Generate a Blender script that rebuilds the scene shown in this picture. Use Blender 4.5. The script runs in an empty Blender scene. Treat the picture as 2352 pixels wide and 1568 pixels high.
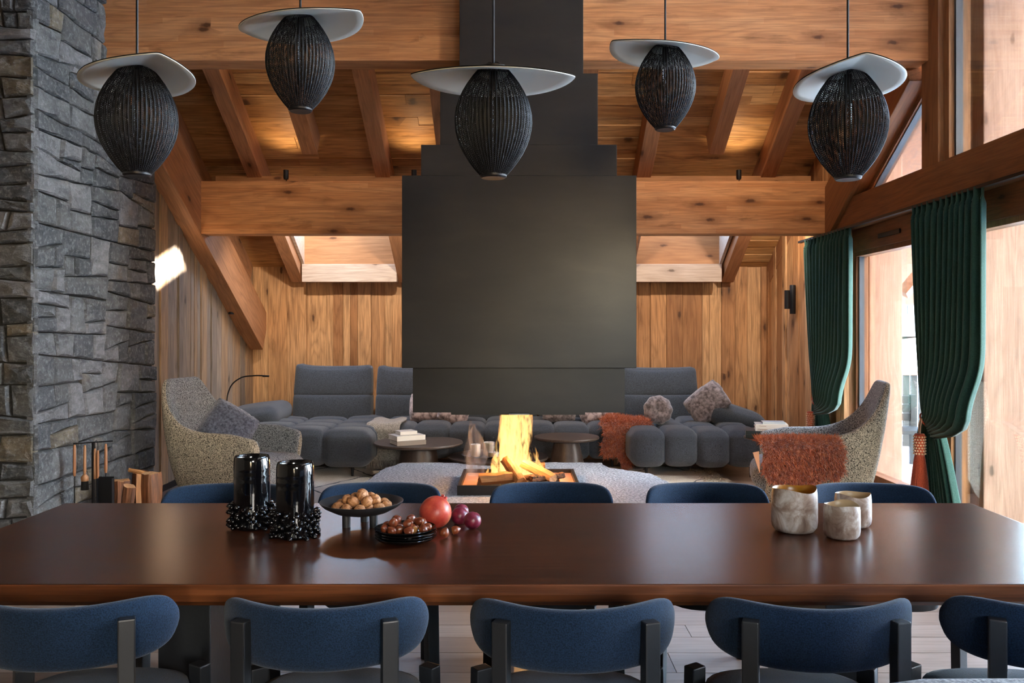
import bpy, bmesh, math, random
from mathutils import Vector, Matrix, Euler, noise
R = math.radians
random.seed(7)
S = bpy.context.scene
C = S.collection

# ------------------------------------------------------------------ camera, sky, sun, exposure
cam_d = bpy.data.cameras.new('camera')
cam = bpy.data.objects.new('camera', cam_d); C.objects.link(cam)
cam.location = (0, 0, 1.5); cam.rotation_euler = (R(90), 0, 0)
cam_d.sensor_width = 36; cam_d.lens = 30.0
cam_d.shift_x = -14/2352; cam_d.shift_y = -28/2352
cam_d.clip_start = 0.05; cam_d.clip_end = 500
S.camera = cam
S.view_settings.view_transform = 'Standard'
S.view_settings.look = 'None'
S.view_settings.gamma = 1
S.view_settings.use_curve_mapping = False
S.view_settings.exposure = 1.25

SUN_DIR = Vector((-1, .9, -.585)).normalized()
w = bpy.data.worlds.new('sky'); S.world = w; w.use_nodes = True
nt = w.node_tree; nt.nodes.clear()
sky = nt.nodes.new('ShaderNodeTexSky'); sky.sky_type = 'NISHITA'; sky.sun_disc = False
sky.sun_elevation = R(23.5); sky.sun_rotation = R(132); sky.air_density = 1.0; sky.dust_density = 2.0
bg = nt.nodes.new('ShaderNodeBackground'); bg.inputs['Strength'].default_value = 3.2
wo = nt.nodes.new('ShaderNodeOutputWorld')
nt.links.new(sky.outputs[0], bg.inputs[0]); nt.links.new(bg.outputs[0], wo.inputs[0])

sd = bpy.data.lights.new('sun', 'SUN'); sd.energy = 60; sd.angle = R(.6); sd.color = (1, .93, .82)
sun = bpy.data.objects.new('sun', sd); C.objects.link(sun)
sun.rotation_euler = SUN_DIR.to_track_quat('-Z', 'Y').to_euler(); sun.location = (20, -14, 14)

def area(name, loc, direction, sx, sy, energy, color, portal=False):
    l = bpy.data.lights.new(name, 'AREA'); l.shape = 'RECTANGLE'; l.size = sx; l.size_y = sy
    l.energy = energy; l.color = color
    if portal: l.cycles.is_portal = True
    o = bpy.data.objects.new(name, l); C.objects.link(o)
    o.location = loc; o.rotation_euler = Vector(direction).to_track_quat('-Z', 'Z').to_euler()
    return o
# sky portals in the window openings
area('window_portal', (3.36, 4.8, 1.22), (-1, 0, 0), 6.6, 2.05, 1, (1, 1, 1), True)
area('window_portal', (2.5, 3.0, 5.5), (0, -.1, -1), 1.2, 1.2, 1, (1, 1, 1), True)
area('window_portal', (-2.03, 9.83, 3.1), (0, -.5, -.87), 1.2, 1.2, 1, (1, 1, 1), True)
area('window_portal', (1.93, 9.83, 3.1), (0, -.5, -.87), 1.2, 1.2, 1, (1, 1, 1), True)
area('window_portal', (3.36, 3.3, 3.7), (-1, 0, 0), 6.2, 2.0, 1, (1, 1, 1), True)
area('window_portal', (2.25, -3.62, 2.38), (0, 1, 0), 1.5, .96, 1, (1, 1, 1), True)
area('window_portal', (.28, -3.62, 1.3), (0, 1, 0), .6, 1.3, 1, (1, 1, 1), True)

# ------------------------------------------------------------------ helpers
def P(px, py, Y):
    """world point whose image falls on pixel (px,py) at depth Y"""
    return Vector(((px-1190)/1960*Y, Y, 1.5-(py-756)/1960*Y))
def link_mesh(name, me, mat=None, parent=None, loc=None, rot=None):
    o = bpy.data.objects.new(name, me); C.objects.link(o)
    if mat and not me.materials: me.materials.append(mat)
    if parent: o.parent = parent
    if loc is not None: o.location = loc
    if rot is not None: o.rotation_euler = rot
    return o
def mesh_of(bm, name, smooth=False):
    me = bpy.data.meshes.new(name); bm.normal_update(); bm.to_mesh(me); bm.free()
    if smooth:
        for p in me.polygons: p.use_smooth = True
    return me
def obj(name, bm, mat=None, parent=None, loc=None, rot=None, smooth=False, auto=None):
    me = mesh_of(bm, name, smooth or auto is not None)
    if auto is not None: me.set_sharp_from_angle(angle=R(auto))
    return link_mesh(name, me, mat, parent, loc, rot)
def tag(o, label=None, cat=None, group=None, kind=None):
    if label: o['label'] = label
    if cat: o['category'] = cat
    if group: o['group'] = group
    if kind: o['kind'] = kind
    return o
def thing(name, label, cat, loc=(0, 0, 0), rz=0, group=None, kind=None):
    o = bpy.data.objects.new(name, None); C.objects.link(o); o.empty_display_size = .1
    o.location = loc; o.rotation_euler = (0, 0, rz)
    return tag(o, label, cat, group, kind)
def struct(name, bm, mat, auto=None, **k):
    return tag(obj(name, bm, mat, auto=auto, **k), kind='structure')
def copy_tree(o, parent=None):
    c = o.copy(); C.objects.link(c)
    if parent: c.parent = parent
    for ch in list(o.children): copy_tree(ch, c)
    return c
def box(bm, x0, x1, y0, y1, z0, z1, bev=0, M=None):
    r = bmesh.ops.create_cube(bm, size=1)
    vs = r['verts']
    for v in vs:
        v.co = Vector((x0+(v.co.x+.5)*(x1-x0), y0+(v.co.y+.5)*(y1-y0), z0+(v.co.z+.5)*(z1-z0)))
    if bev:
        es = {e for v in vs for e in v.link_edges}
        rr = bmesh.ops.bevel(bm, geom=list(es), offset=bev, segments=2, profile=.6, affect='EDGES')
        vs = list({v for f in rr['faces'] for v in f.verts} | {v for v in vs if v.is_valid})
    if M is not None:
        for v in vs: v.co = M @ v.co
    return vs
def B(x0, x1, y0, y1, z0, z1, bev=0, M=None):
    bm = bmesh.new(); box(bm, x0, x1, y0, y1, z0, z1, bev, M); return bm
def prism(bm, pts, d0, d1, axis='x'):
    """polygon pts (2D) extruded along axis between d0 and d1"""
    f = {'x': lambda a, b, d: (d, a, b), 'y': lambda a, b, d: (a, d, b), 'z': lambda a, b, d: (a, b, d)}[axis]
    A = [bm.verts.new(f(a, b, d0)) for a, b in pts]; D = [bm.verts.new(f(a, b, d1)) for a, b in pts]
    n = len(pts); fs = [bm.faces.new(A), bm.faces.new(D[::-1])]
    for i in range(n): fs.append(bm.faces.new((A[i], D[i], D[(i+1) % n], A[(i+1) % n])))
    bmesh.ops.recalc_face_normals(bm, faces=fs)
def lathe(bm, prof, seg=32, cx=0, cy=0, fn=None):
    """prof: list of (r,z); fn(r,z,a)->r modulates"""
    rings = []
    for r, z in prof:
        if r < 1e-5: rings.append([bm.verts.new((cx, cy, z))]); continue
        ring = []
        for i in range(seg):
            a = 2*math.pi*i/seg
            rr, zz = (r, z) if fn is None else fn(r, z, a)
            ring.append(bm.verts.new((cx+rr*math.cos(a), cy+rr*math.sin(a), zz)))
        rings.append(ring)
    for a, b in zip(rings, rings[1:]):
        if len(a) == 1 and len(b) == 1: continue
        for i in range(seg):
            j = (i+1) % seg
            if len(a) == 1: bm.faces.new((a[0], b[j], b[i]))
            elif len(b) == 1: bm.faces.new((a[i], a[j], b[0]))
            else: bm.faces.new((a[i], a[j], b[j], b[i]))
    bmesh.ops.recalc_face_normals(bm, faces=bm.faces[:])
    return bm
def L(prof, seg=32, **k):
    return lathe(bmesh.new(), prof, seg, **k)
def tube(bm, pts, r, seg=8, caps=True):
    pts = [Vector(p) for p in pts]; rings = []
    rs = r if isinstance(r, (list, tuple)) else [r]*len(pts)
    up = Vector((0, 0, 1)); prev = None
    for i, p in enumerate(pts):
        t = (pts[min(i+1, len(pts)-1)]-pts[max(i-1, 0)]).normalized()
        if prev is None:
            n = t.cross(up)
            if n.length < .05: n = t.cross(Vector((1, 0, 0)))
            n.normalize()
        else:
            n = (prev - t*prev.dot(t)).normalized()
        prev = n; b = t.cross(n)
        rings.append([bm.verts.new(p+(n*math.cos(2*math.pi*k/seg)+b*math.sin(2*math.pi*k/seg))*rs[i]) for k in range(seg)])
    fs = []
    for a, b in zip(rings, rings[1:]):
        for k in range(seg):
            fs.append(bm.faces.new((a[k], a[(k+1) % seg], b[(k+1) % seg], b[k])))
    if caps: fs.append(bm.faces.new(rings[0][::-1])); fs.append(bm.faces.new(rings[-1]))
    bmesh.ops.recalc_face_normals(bm, faces=fs)
    return bm
def T(pts, r, seg=8): return tube(bmesh.new(), pts, r, seg)
def rbox(bm, c, size, r, n=8, bulge=(0, 0, 0), fn=None):
    """soft rounded box on a cube grid; bulge swells each pair of faces"""
    N = n+1; D = {}
    def gv(k):
        if k not in D: D[k] = bm.verts.new((k[0]/N-.5, k[1]/N-.5, k[2]/N-.5))
        return D[k]
    for ax in range(3):
        for side in (0, N):
            for i in range(N):
                for j in range(N):
                    q = []
                    for a_, b_ in ((0, 0), (1, 0), (1, 1), (0, 1)):
                        k = [0, 0, 0]; k[ax] = side; k[(ax+1) % 3] = i+a_; k[(ax+2) % 3] = j+b_; q.append(gv(tuple(k)))
                    bm.faces.new(q if side else q[::-1])
    vs = list(D.values())
    h = Vector(size)/2; inn = Vector([max(0, a-r) for a in h])
    for v in vs:
        p = v.co*2                                   # -1..1
        p = Vector([math.copysign(abs(a)**.72, a) for a in p])
        q = Vector((p.x*h.x, p.y*h.y, p.z*h.z))
        k = Vector([max(-inn[i], min(inn[i], q[i])) for i in range(3)])
        d = q-k
        if d.length > 1e-9: q = k+d.normalized()*min(r, max(abs(d.x), abs(d.y), abs(d.z)))
        cx, cy, cz = [math.cos(a*math.pi/2)**.6 if abs(a) < 1 else 0 for a in p]
        q.z += bulge[2]*p.z*cx*cy*(abs(p.z) > .5); q.y += bulge[1]*p.y*cx*cz; q.x += bulge[0]*p.x*cy*cz
        if fn: q = fn(q)
        v.co = q+Vector(c)
    return list(vs)
def bez(pts, n=24):
    """Catmull-Rom through pts"""
    pts = [Vector(p) for p in pts]; out = []
    q = [pts[0]*2-pts[1]]+pts+[pts[-1]*2-pts[-2]]
    for i in range(1, len(q)-2):
        for k in range(n):
            t = k/n; a, b, c, d = q[i-1], q[i], q[i+1], q[i+2]
            out.append(.5*((2*b)+(c-a)*t+(2*a-5*b+4*c-d)*t*t+(3*b-a-3*c+d)*t**3))
    out.append(pts[-1]); return out
def subsurf(o, lv=1):
    m = o.modifiers.new('sub', 'SUBSURF'); m.levels = lv; m.render_levels = lv; return o
def grid(bm, nu, nv, f, closed_u=False):
    V = [[bm.verts.new(f(i/(nu-(0 if closed_u else 1)), j/(nv-1))) for j in range(nv)] for i in range(nu)]
    fs = []
    for i in range(nu if closed_u else nu-1):
        for j in range(nv-1):
            k = (i+1) % nu
            fs.append(bm.faces.new((V[i][j], V[k][j], V[k][j+1], V[i][j+1])))
    return V

# ------------------------------------------------------------------ materials
class NB:
    def __init__(s, name):
        s.m = bpy.data.materials.new(name); s.m.use_nodes = True; s.t = s.m.node_tree
        s.t.nodes.clear(); s.out = s.n('ShaderNodeOutputMaterial')
    def n(s, typ, **kw):
        nd = s.t.nodes.new(typ)
        for k, v in kw.items():
            if k in nd.inputs: s.set(nd.inputs[k], v)
            elif k.startswith('i_'): s.set(nd.inputs[int(k[2:])], v)
            else: setattr(nd, k, v)
        return nd
    def set(s, inp, v):
        if isinstance(v, bpy.types.NodeSocket): s.t.links.new(v, inp)
        elif isinstance(v, bpy.types.Node): s.t.links.new(v.outputs[0], inp)
        else: inp.default_value = v
    def math(s, op, a, b=0, c=0, clamp=False):
        nd = s.n('ShaderNodeMath', operation=op, use_clamp=clamp)
        s.set(nd.inputs[0], a); s.set(nd.inputs[1], b); s.set(nd.inputs[2], c); return nd.outputs[0]
    def coords(s, scale=(1, 1, 1), rnd=True, rot=(0, 0, 0)):
        tc = s.n('ShaderNodeTexCoord').outputs['Object']
        if rnd:
            oi = s.n('ShaderNodeObjectInfo').outputs['Random']
            cmb = s.n('ShaderNodeCombineXYZ', X=s.math('MULTIPLY', oi, 31.7), Y=s.math('MULTIPLY', oi, 17.3), Z=s.math('MULTIPLY', oi, 23.9))
            va = s.n('ShaderNodeVectorMath', operation='ADD'); s.set(va.inputs[0], tc); s.set(va.inputs[1], cmb.outputs[0]); tc = va.outputs[0]
        mp = s.n('ShaderNodeMapping', Vector=tc, Scale=scale, Rotation=rot)
        return mp.outputs[0]
    def noise(s, vec, scale=5, detail=4, rough=.55, dist=0, out=0):
        return s.n('ShaderNodeTexNoise', Vector=vec, Scale=scale, Detail=detail, Roughness=rough, Distortion=dist).outputs[out]
    def ramp(s, fac, stops, interp='LINEAR'):
        nd = s.n('ShaderNodeValToRGB'); s.set(nd.inputs[0], fac); cr = nd.color_ramp; cr.interpolation = interp
        while len(cr.elements) < len(stops): cr.elements.new(.5)
        for e, (p, c) in zip(cr.elements, stops):
            e.position = p; e.color = (c, c, c, 1) if isinstance(c, (int, float)) else (*c, 1)
        return nd.outputs[0]
    def mix(s, fac, a, b, mode='MIX'):
        nd = s.n('ShaderNodeMix', data_type='RGBA', blend_type=mode)
        s.set(nd.inputs[0], fac); s.set(nd.inputs[6], (*a, 1) if isinstance(a, tuple) and len(a) == 3 else a)
        s.set(nd.inputs[7], (*b, 1) if isinstance(b, tuple) and len(b) == 3 else b); return nd.outputs[2]
    def bump(s, h, strength=.3, dist=.01, normal=None):
        nd = s.n('ShaderNodeBump', Strength=strength, Distance=dist, Height=h)
        if normal is not None: s.set(nd.inputs['Normal'], normal)
        return nd.outputs[0]
    def bsdf(s, **kw):
        nd = s.n('ShaderNodeBsdfPrincipled')
        for k, v in kw.items():
            if isinstance(v, tuple) and len(v) == 3 and nd.inputs[k].type == 'RGBA': v = (*v, 1)
            s.set(nd.inputs[k], v)
        s.t.links.new(nd.outputs[0], s.out.inputs[0]); s.b = nd; return nd

def srgb(h):
    h = h.lstrip('#'); v = [int(h[i:i+2], 16)/255 for i in (0, 2, 4)]
    return tuple(c/12.92 if c <= .04045 else ((c+.055)/1.055)**2.4 for c in v)

def wood(name, cols, axis='X', rough=.55, knots=1.0, stave=0, grain=1.0, var=.5, stain=.5, gscale=1.0, spec=.35, bumpk=1.0):
    """cols = (dark grain, body a, body b, body c)  body tone picked per object"""
    s = NB(name); al = {'X': 0, 'Y': 1, 'Z': 2}[axis]
    def sc(a, c): v = [c, c, c]; v[al] = a; return tuple(v)
    rnd = s.n('ShaderNodeObjectInfo').outputs['Random']
    base = s.coords(sc(1, 1))
    fine = s.noise(s.coords(sc(.035*gscale, 1*gscale)), 95, 5, .6)
    ringn = s.noise(s.coords(sc(.10*gscale, .9*gscale)), 3.2, 3, .5, .35)
    rings = s.math('PINGPONG', s.math('MULTIPLY', ringn, 16), .5)
    rings = s.math('POWER', s.math('MULTIPLY', rings, 2), 2.0)
    big = s.noise(s.coords(sc(.35, 1)), 2.4, 3, .6)
    tone = s.math('ADD', s.math('MULTIPLY', rnd, var), s.math('MULTIPLY', big, 1-var*.6))
    if stave:
        # glued lamellas: long blocks each with its own tone
        sv = s.n('ShaderNodeSeparateXYZ', Vector=s.coords((1, 1, 1), rnd=False))
        outs = [sv.outputs[i] for i in range(3)]
        lon = outs[al]; oth = [outs[i] for i in range(3) if i != al]
        row = s.math('FLOOR', s.math('MULTIPLY', s.math('ADD', oth[0], oth[1]), 1/stave))
        col = s.math('FLOOR', s.math('ADD', s.math('MULTIPLY', lon, 1.1), s.math('MULTIPLY', row, .377)))
        wn = s.n('ShaderNodeTexWhiteNoise', noise_dimensions='2D', Vector=s.n('ShaderNodeCombineXYZ', X=row, Y=col).outputs[0])
        tone = s.math('ADD', s.math('MULTIPLY', tone, .72), s.math('MULTIPLY', wn.outputs[0], .28))
    body = s.ramp(tone, [(.22, cols[1]), (.5, cols[2]), (.78, cols[3])])
    c = s.mix(s.math('MULTIPLY', rings, .26*grain, clamp=True), body, cols[0])
    c = s.mix(s.ramp(fine, [(.40, .30*grain), (.58, 0.0)]), c, cols[0])
    # knots
    sk_ = s.n('ShaderNodeSeparateXYZ', Vector=base); ks = [sk_.outputs[i] for i in range(3)]; ko = [ks[i] for i in range(3) if i != al]
    kv = s.n('ShaderNodeCombineXYZ', X=s.math('MULTIPLY', ks[al], .36), Y=s.math('ADD', ko[0], ko[1])).outputs[0]
    vo = s.n('ShaderNodeTexVoronoi', Vector=kv, Scale=5.4, feature='F1', voronoi_dimensions='2D')
    wob = s.noise(base, 22, 2)
    d = s.math('ADD', vo.outputs['Distance'], s.math('MULTIPLY', s.math('SUBTRACT', wob, .5), .12))
    sel = s.n('ShaderNodeSeparateColor', Color=vo.outputs['Color'])
    on = s.math('GREATER_THAN', sel.outputs[0], 1-.30*knots)
    core = s.math('MULTIPLY', s.ramp(d, [(.045, .85), (.11, 0.0)]), on)
    halo = s.math('MULTIPLY', s.ramp(d, [(.06, .8), (.36, 0.0)]), on)
    c = s.mix(s.math('MULTIPLY', halo, .6*stain+.25), c, cols[0])
    c = s.mix(core, c, tuple(x*.5 for x in cols[0]))
    # weather stains: dark smudges along the grain
    st = s.noise(s.coords(sc(.26, 1.2)), 9, 4, .65, .4)
    c = s.mix(s.math('MULTIPLY', s.ramp(st, [(.58, 0.0), (.74, 1.0)]), .6*stain), c, tuple(x*.55 for x in cols[0]))
    h = s.math('ADD', s.math('MULTIPLY', fine, .6), s.math('MULTIPLY', rings, -.35))
    kw = {'Normal': s.bump(h, .22*grain*bumpk, .003)} if bumpk else {}
    if not bumpk: kw['Normal'] = s.bump(s.noise(s.coords(sc(.05, 1)), 140, 2, .5), .05, .001)
    s.bsdf(**kw, **{'Base Color': c, 'Roughness': s.math('ADD', s.math('MULTIPLY', fine, .15), rough-.07) if bumpk else rough, 'Specular IOR Level': spec})
    return s.m

PINE = (srgb('6c3d20'), srgb('b37345'), srgb('ca8a58'), srgb('dca06e'))
M = {}
for ax in 'XYZ': M['beam'+ax] = wood('glulam_pine_'+ax, PINE, ax, knots=1.25, stave=.045, stain=.8)
CEIL = (srgb('55331a'), srgb('a06c3c'), srgb('bd8850'), srgb('cf9f68'))
M['ceil'] = wood('old_roof_boards', CEIL, 'X', knots=.75, stain=.9, grain=1.35, var=.75)
M['rafter'] = wood('rafter_pine', (srgb('5c3820'), srgb('946242'), srgb('a8744e'), srgb('b9855e')), 'Y', knots=.6, stain=.6)
M['boardZ'] = wood('old_wall_boards', (srgb('5e3a22'), srgb('a06e46'), srgb('c48f60'), srgb('d8a878')), 'Z', knots=.6, stain=.75, grain=1.3, var=.85)
M['greyboard'] = wood('weathered_wall_boards', (srgb('4a3f36'), srgb('786b60'), srgb('988a7c'), srgb('a8896a')), 'Z', knots=.3, stain=.8, grain=1.5, var=.85)
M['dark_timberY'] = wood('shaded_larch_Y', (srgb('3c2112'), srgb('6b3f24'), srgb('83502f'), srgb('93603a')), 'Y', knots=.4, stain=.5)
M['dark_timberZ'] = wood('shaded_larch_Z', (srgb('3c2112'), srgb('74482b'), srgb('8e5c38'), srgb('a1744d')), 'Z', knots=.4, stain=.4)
M['outwoodZ'] = wood('larch_outside_Z', (srgb('6a4a3a'), srgb('8e6c58'), srgb('9e7b68'), srgb('ad8d7a')), 'Z', knots=.5, stain=.3, stave=.14)
M['outwoodX'] = wood('larch_outside_X', (srgb('6a4a3a'), srgb('8e6c58'), srgb('9e7b68'), srgb('ad8d7a')), 'X', knots=.5, stain=.3)
M['pale_trim'] = wood('pale_spruce', (srgb('7d6350'), srgb('b39a84'), srgb('c2aa96'), srgb('cebaa8')), 'X', knots=.9, stain=.3)
M['pale_board'] = wood('skylight_boards', (srgb('6c4226'), srgb('94633c'), srgb('a57248'), srgb('b38258')), 'X', knots=.9, stain=.25)
M['floor'] = wood('limed_oak_floor', (srgb('57453a'), srgb('725c4e'), srgb('826c5e'), srgb('917d70')), 'X', rough=.38, knots=.35, stain=.25, var=.7, spec=.5)
M['table'] = wood('dark_stained_oak', (srgb('1d0d07'), srgb('432012'), srgb('542a17'), srgb('65361d')), 'X', rough=.26, knots=.0, stain=.4, grain=1.7, var=.2, spec=.5, gscale=1.1, bumpk=0)
M['table_edge'] = wood('stained_oak_edge', (srgb('3a1c0c'), srgb('6b3a1c'), srgb('7d4826'), srgb('8c5530')), 'X', rough=.35, knots=0, stain=.2, grain=1.4, var=.2)
M['smoked_oak'] = wood('smoked_oak', (srgb('1b1511'), srgb('372d27'), srgb('443831'), srgb('52463e')), 'Z', rough=.4, knots=.0, stain=.2)
M['log'] = wood('split_log', (srgb('6b3d1c'), srgb('b57c48'), srgb('c68c57'), srgb('d8a672')), 'Z', knots=.2, stain=.4, grain=1.2)
M['handle_wood'] = wood('turned_ash', (srgb('5c3420'), srgb('9a6540'), srgb('ab7650'), srgb('b5835c')), 'Z', knots=0, stain=.2, rough=.4)

def plain(name, col, rough=.5, metal=0, bump=0, bscale=200, spec=.5, **k):
    s = NB(name); kw = {'Base Color': col, 'Roughness': rough, 'Metallic': metal, 'Specular IOR Level': spec}
    if bump: kw['Normal'] = s.bump(s.noise(s.coords(rnd=False), bscale, 3), bump, .002)
    kw.update(k); s.bsdf(**kw); return s.m
def fabric(name, a, b, scale=320, bump=.5, rough=.95, contrast=(.35, .65), sheen=.3, big=0, dist=.002):
    s = NB(name); v = s.coords(rnd=False)
    n = s.noise(v, scale, 2, .6)
    c = s.ramp(n, [(contrast[0], a), (contrast[1], b)])
    if big: c = s.mix(s.math('MULTIPLY', s.noise(v, 7, 3), big), c, tuple(x*.5 for x in a))
    s.bsdf(**{'Base Color': c, 'Roughness': rough, 'Sheen Weight': sheen, 'Sheen Roughness': .5, 'Specular IOR Level': .2,
              'Normal': s.bump(n, bump, dist)})
    return s.m
M['plaster'] = plain('warm_plaster', srgb('917b66'), .9, bump=.2, bscale=30)
M['black'] = plain('black_steel', srgb('16161a'), .45, .3)
M['black_wood'] = plain('black_stained_ash', srgb('1d1f22'), .42, 0, .25, 60, .5)
M['navy'] = fabric('navy_wool', srgb('0a1828'), srgb('1b3048'), 300, .5, sheen=.12)
M['sofa'] = fabric('charcoal_weave', srgb('282c32'), srgb('50565f'), 210, .8, sheen=.25, dist=.004)
M['boucle'] = fabric('black_cream_boucle', srgb('2e2a26'), srgb('cfc3ac'), 150, 1.0, contrast=(.38, .58), sheen=.1, dist=.006)
M['boucle_in'] = fabric('blue_grey_boucle', srgb('32353a'), srgb('b3b6b8'), 150, 1.0, contrast=(.38, .6), sheen=.1, dist=.006)
M['grey_throw'] = fabric('grey_beige_wool', srgb('665f58'), srgb('a49b90'), 110, .8, contrast=(.35, .62))
M['bench'] = fabric('mottled_grey_weave', srgb('5d6068'), srgb('a9acb4'), 150, .8)
M['plush'] = fabric('blue_grey_plush', srgb('3c414f'), srgb('747a8c'), 55, .9, contrast=(.3, .7), sheen=.6, dist=.008)
M['plush_brown'] = fabric('taupe_plush', srgb('4d4444'), srgb('988b8c'), 26, .8, contrast=(.33, .68), sheen=.6, dist=.008)
M['plush_pink'] = fabric('mottled_plush', srgb('5a4b4b'), srgb('bba9a9'), 18, .8, contrast=(.36, .6), sheen=.6, dist=.008)
M['curtain'] = fabric('bottle_green_wool', srgb('16302a'), srgb('3a5d50'), 420, .25, sheen=.12)
M['curtain_back'] = M['curtain']
M['tassel'] = fabric('coral_thread', srgb('8e341c'), srgb('d0603e'), 190, .6, contrast=(.3, .7))
M['tassel_net'] = plain('cream_thread', srgb('dcb592'), .8)
M['orange_fur'] = None
s = NB('rust_sheepskin'); c = s.ramp(s.noise(s.coords(rnd=False), 28, 3), [(.3, srgb('9a4420')), (.55, srgb('c4683a')), (.75, srgb('df9464'))])
s.bsdf(**{'Base Color': c, 'Roughness': .85, 'Sheen Weight': .6, 'Specular IOR Level': .2}); M['orange_fur'] = s.m
M['hide'] = plain('tan_hide', srgb('c98f68'), .8)
M['walnut'] = None
s = NB('walnut_shell'); v = s.coords(); n = s.noise(v, 70, 4, .6, .8)
s.bsdf(**{'Base Color': s.ramp(n, [(.3, srgb('6b3c20')), (.5, srgb('b27a4c')), (.7, srgb('c99465'))]), 'Roughness': .6, 'Normal': s.bump(n, 1, .004)}); M['walnut'] = s.m
s = NB('chestnut_shell'); v = s.coords((1, 1, .3)); n = s.noise(v, 60, 3)
sx = s.n('ShaderNodeSeparateXYZ', Vector=s.n('ShaderNodeTexCoord').outputs['Object'])
c = s.ramp(n, [(.3, srgb('4a1c0e')), (.7, srgb('8a4526'))])
c = s.mix(s.math('LESS_THAN', sx.outputs[2], -.0085), c, srgb('a0703f'))
s.bsdf(**{'Base Color': c, 'Roughness': .3}); M['chestnut'] = s.m
s = NB('pomegranate_skin'); v = s.coords(rnd=False); n = s.noise(v, 22, 3)
c = s.ramp(n, [(.3, srgb('a02a22')), (.55, srgb('bd4a38')), (.75, srgb('d07e4c'))])
c = s.mix(s.ramp(s.noise(v, 400, 2), [(.66, 0.0), (.72, .6)]), c, srgb('d8a27c'))
s.bsdf(**{'Base Color': c, 'Roughness': .38, 'Normal': s.bump(n, .15, .004)}); M['pomegranate'] = s.m
s = NB('plum_skin'); v = s.coords(); n = s.noise(v, 30, 3)
c = s.ramp(n, [(.3, srgb('3f0e1d')), (.55, srgb('721d34')), (.8, srgb('8f4054'))])
c = s.mix(s.ramp(s.noise(v, 500, 2), [(.7, 0.0), (.74, .5)]), c, srgb('c79aa0'))
s.bsdf(**{'Base Color': c, 'Roughness': .33}); M['plum'] = s.m
s = NB('frosted_candle_glass'); v = s.coords((1, 1, .8)); n = s.noise(v, 16, 5, .65, .6)
c = s.ramp(n, [(.34, srgb('74594a')), (.5, srgb('a38e7e')), (.66, srgb('d4cdc6'))])
s.bsdf(**{'Base Color': c, 'Roughness': .45, 'Subsurface Weight': .3, 'Subsurface Radius': (.02, .015, .01), 'Normal': s.bump(n, .25, .004)}); M['votive'] = s.m
M['amber'] = plain('amber_glass_inside', srgb('a06a18'), .3, **{'Subsurface Weight': .2})
M['cream_in'] = plain('cream_glass_inside', srgb('b59a74'), .35)
M['glaze'] = plain('black_glaze', srgb('060608'), .10, 0, .25, 25, .6)
M['plate'] = plain('black_glazed_stoneware', srgb('08090a'), .12, 0, 0, 10, .6)
M['matte_dish'] = plain('dark_matte_metal', srgb('2b2a2c'), .5, .2)
M['paper'] = plain('book_pages', srgb('e8e5df'), .8, bump=.3, bscale=300)
M['cover_white'] = plain('cream_book_cover', srgb('cfc6bb'), .55)
M['cover_brown'] = plain('taupe_book_cover', srgb('7b6d5f'), .55)
M['cover_grey'] = plain('pale_grey_cover', srgb('b9bfc2'), .45)
M['cover_dark'] = plain('black_green_cover', srgb('151c18'), .45)
M['ink'] = plain('pale_lettering', srgb('b8bdb6'), .6)
M['ink_brown'] = plain('brown_lettering', srgb('8b6a55'), .6)
M['wax'] = plain('white_wax', srgb('efe5d6'), .5, **{'Subsurface Weight': .4, 'Subsurface Radius': (.02, .015, .01)})
M['hat_white'] = plain('satin_white_metal', srgb('dcdccf'), .42)
M['rubber'] = plain('grey_gasket', srgb('3c434a'), .5)
M['alu'] = plain('aluminium_threshold', srgb('6d7073'), .4, .6)
M['brush'] = plain('dark_bristle', srgb('141210'), .9, bump=1, bscale=200)
M['bark'] = wood('rough_bark', (srgb('2c170b'), srgb('5c3319'), srgb('74452a'), srgb('8b5a3a')), 'Z', knots=.2, stain=1, grain=1.8)
# patinated steel of the hood
s = NB('waxed_hot_rolled_steel'); v = s.coords(rnd=False); n = s.noise(s.coords((1, 1, 3.2), rnd=False), 1.6, 6, .6, .3)
c = s.ramp(n, [(.3, srgb('232122')), (.55, srgb('2a2726')), (.75, srgb('312d2b'))])
s.bsdf(**{'Base Color': c, 'Metallic': .15, 'Roughness': s.ramp(s.noise(v, 1.5, 3), [(.3, .30), (.7, .36)]), 'Specular IOR Level': .35}); M['hood'] = s.m
# stone
s = NB('dry_slate_stone'); rnd = s.n('ShaderNodeObjectInfo').outputs['Random']
v = s.coords((.7, .7, 1.6)); v2 = s.coords()
n1 = s.noise(v, 6, 8, .7, .5); n2 = s.noise(v2, 34, 6, .7); n3 = s.noise(v2, 2.2, 3)
body = s.ramp(rnd, [(0, srgb('545658')), (.35, srgb('6f7070')), (.6, srgb('5f6060')), (.8, srgb('7b7b7c')), (.94, srgb('786f5f')), (1, srgb('6a6558'))], 'CONSTANT')
c = s.mix(s.ramp(n1, [(.32, .75), (.6, 0.0)]), body, srgb('33373b'))
c = s.mix(s.ramp(n2, [(.5, 0.0), (.78, .75)]), c, srgb('9b9da0'))
c = s.mix(s.ramp(n3, [(.62, 0.0), (.78, .45)]), c, srgb('86735a'))
h = s.math('ADD', s.math('MULTIPLY', n1, 1.0), s.math('MULTIPLY', n2, .45))
s.bsdf(**{'Base Color': c, 'Roughness': .85, 'Specular IOR Level': .25, 'Normal': s.bump(h, .9, .03)}); M['stone'] = s.m
M['mortar'] = plain('dark_joint', srgb('2f3031'), .95, bump=.8, bscale=60)
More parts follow.
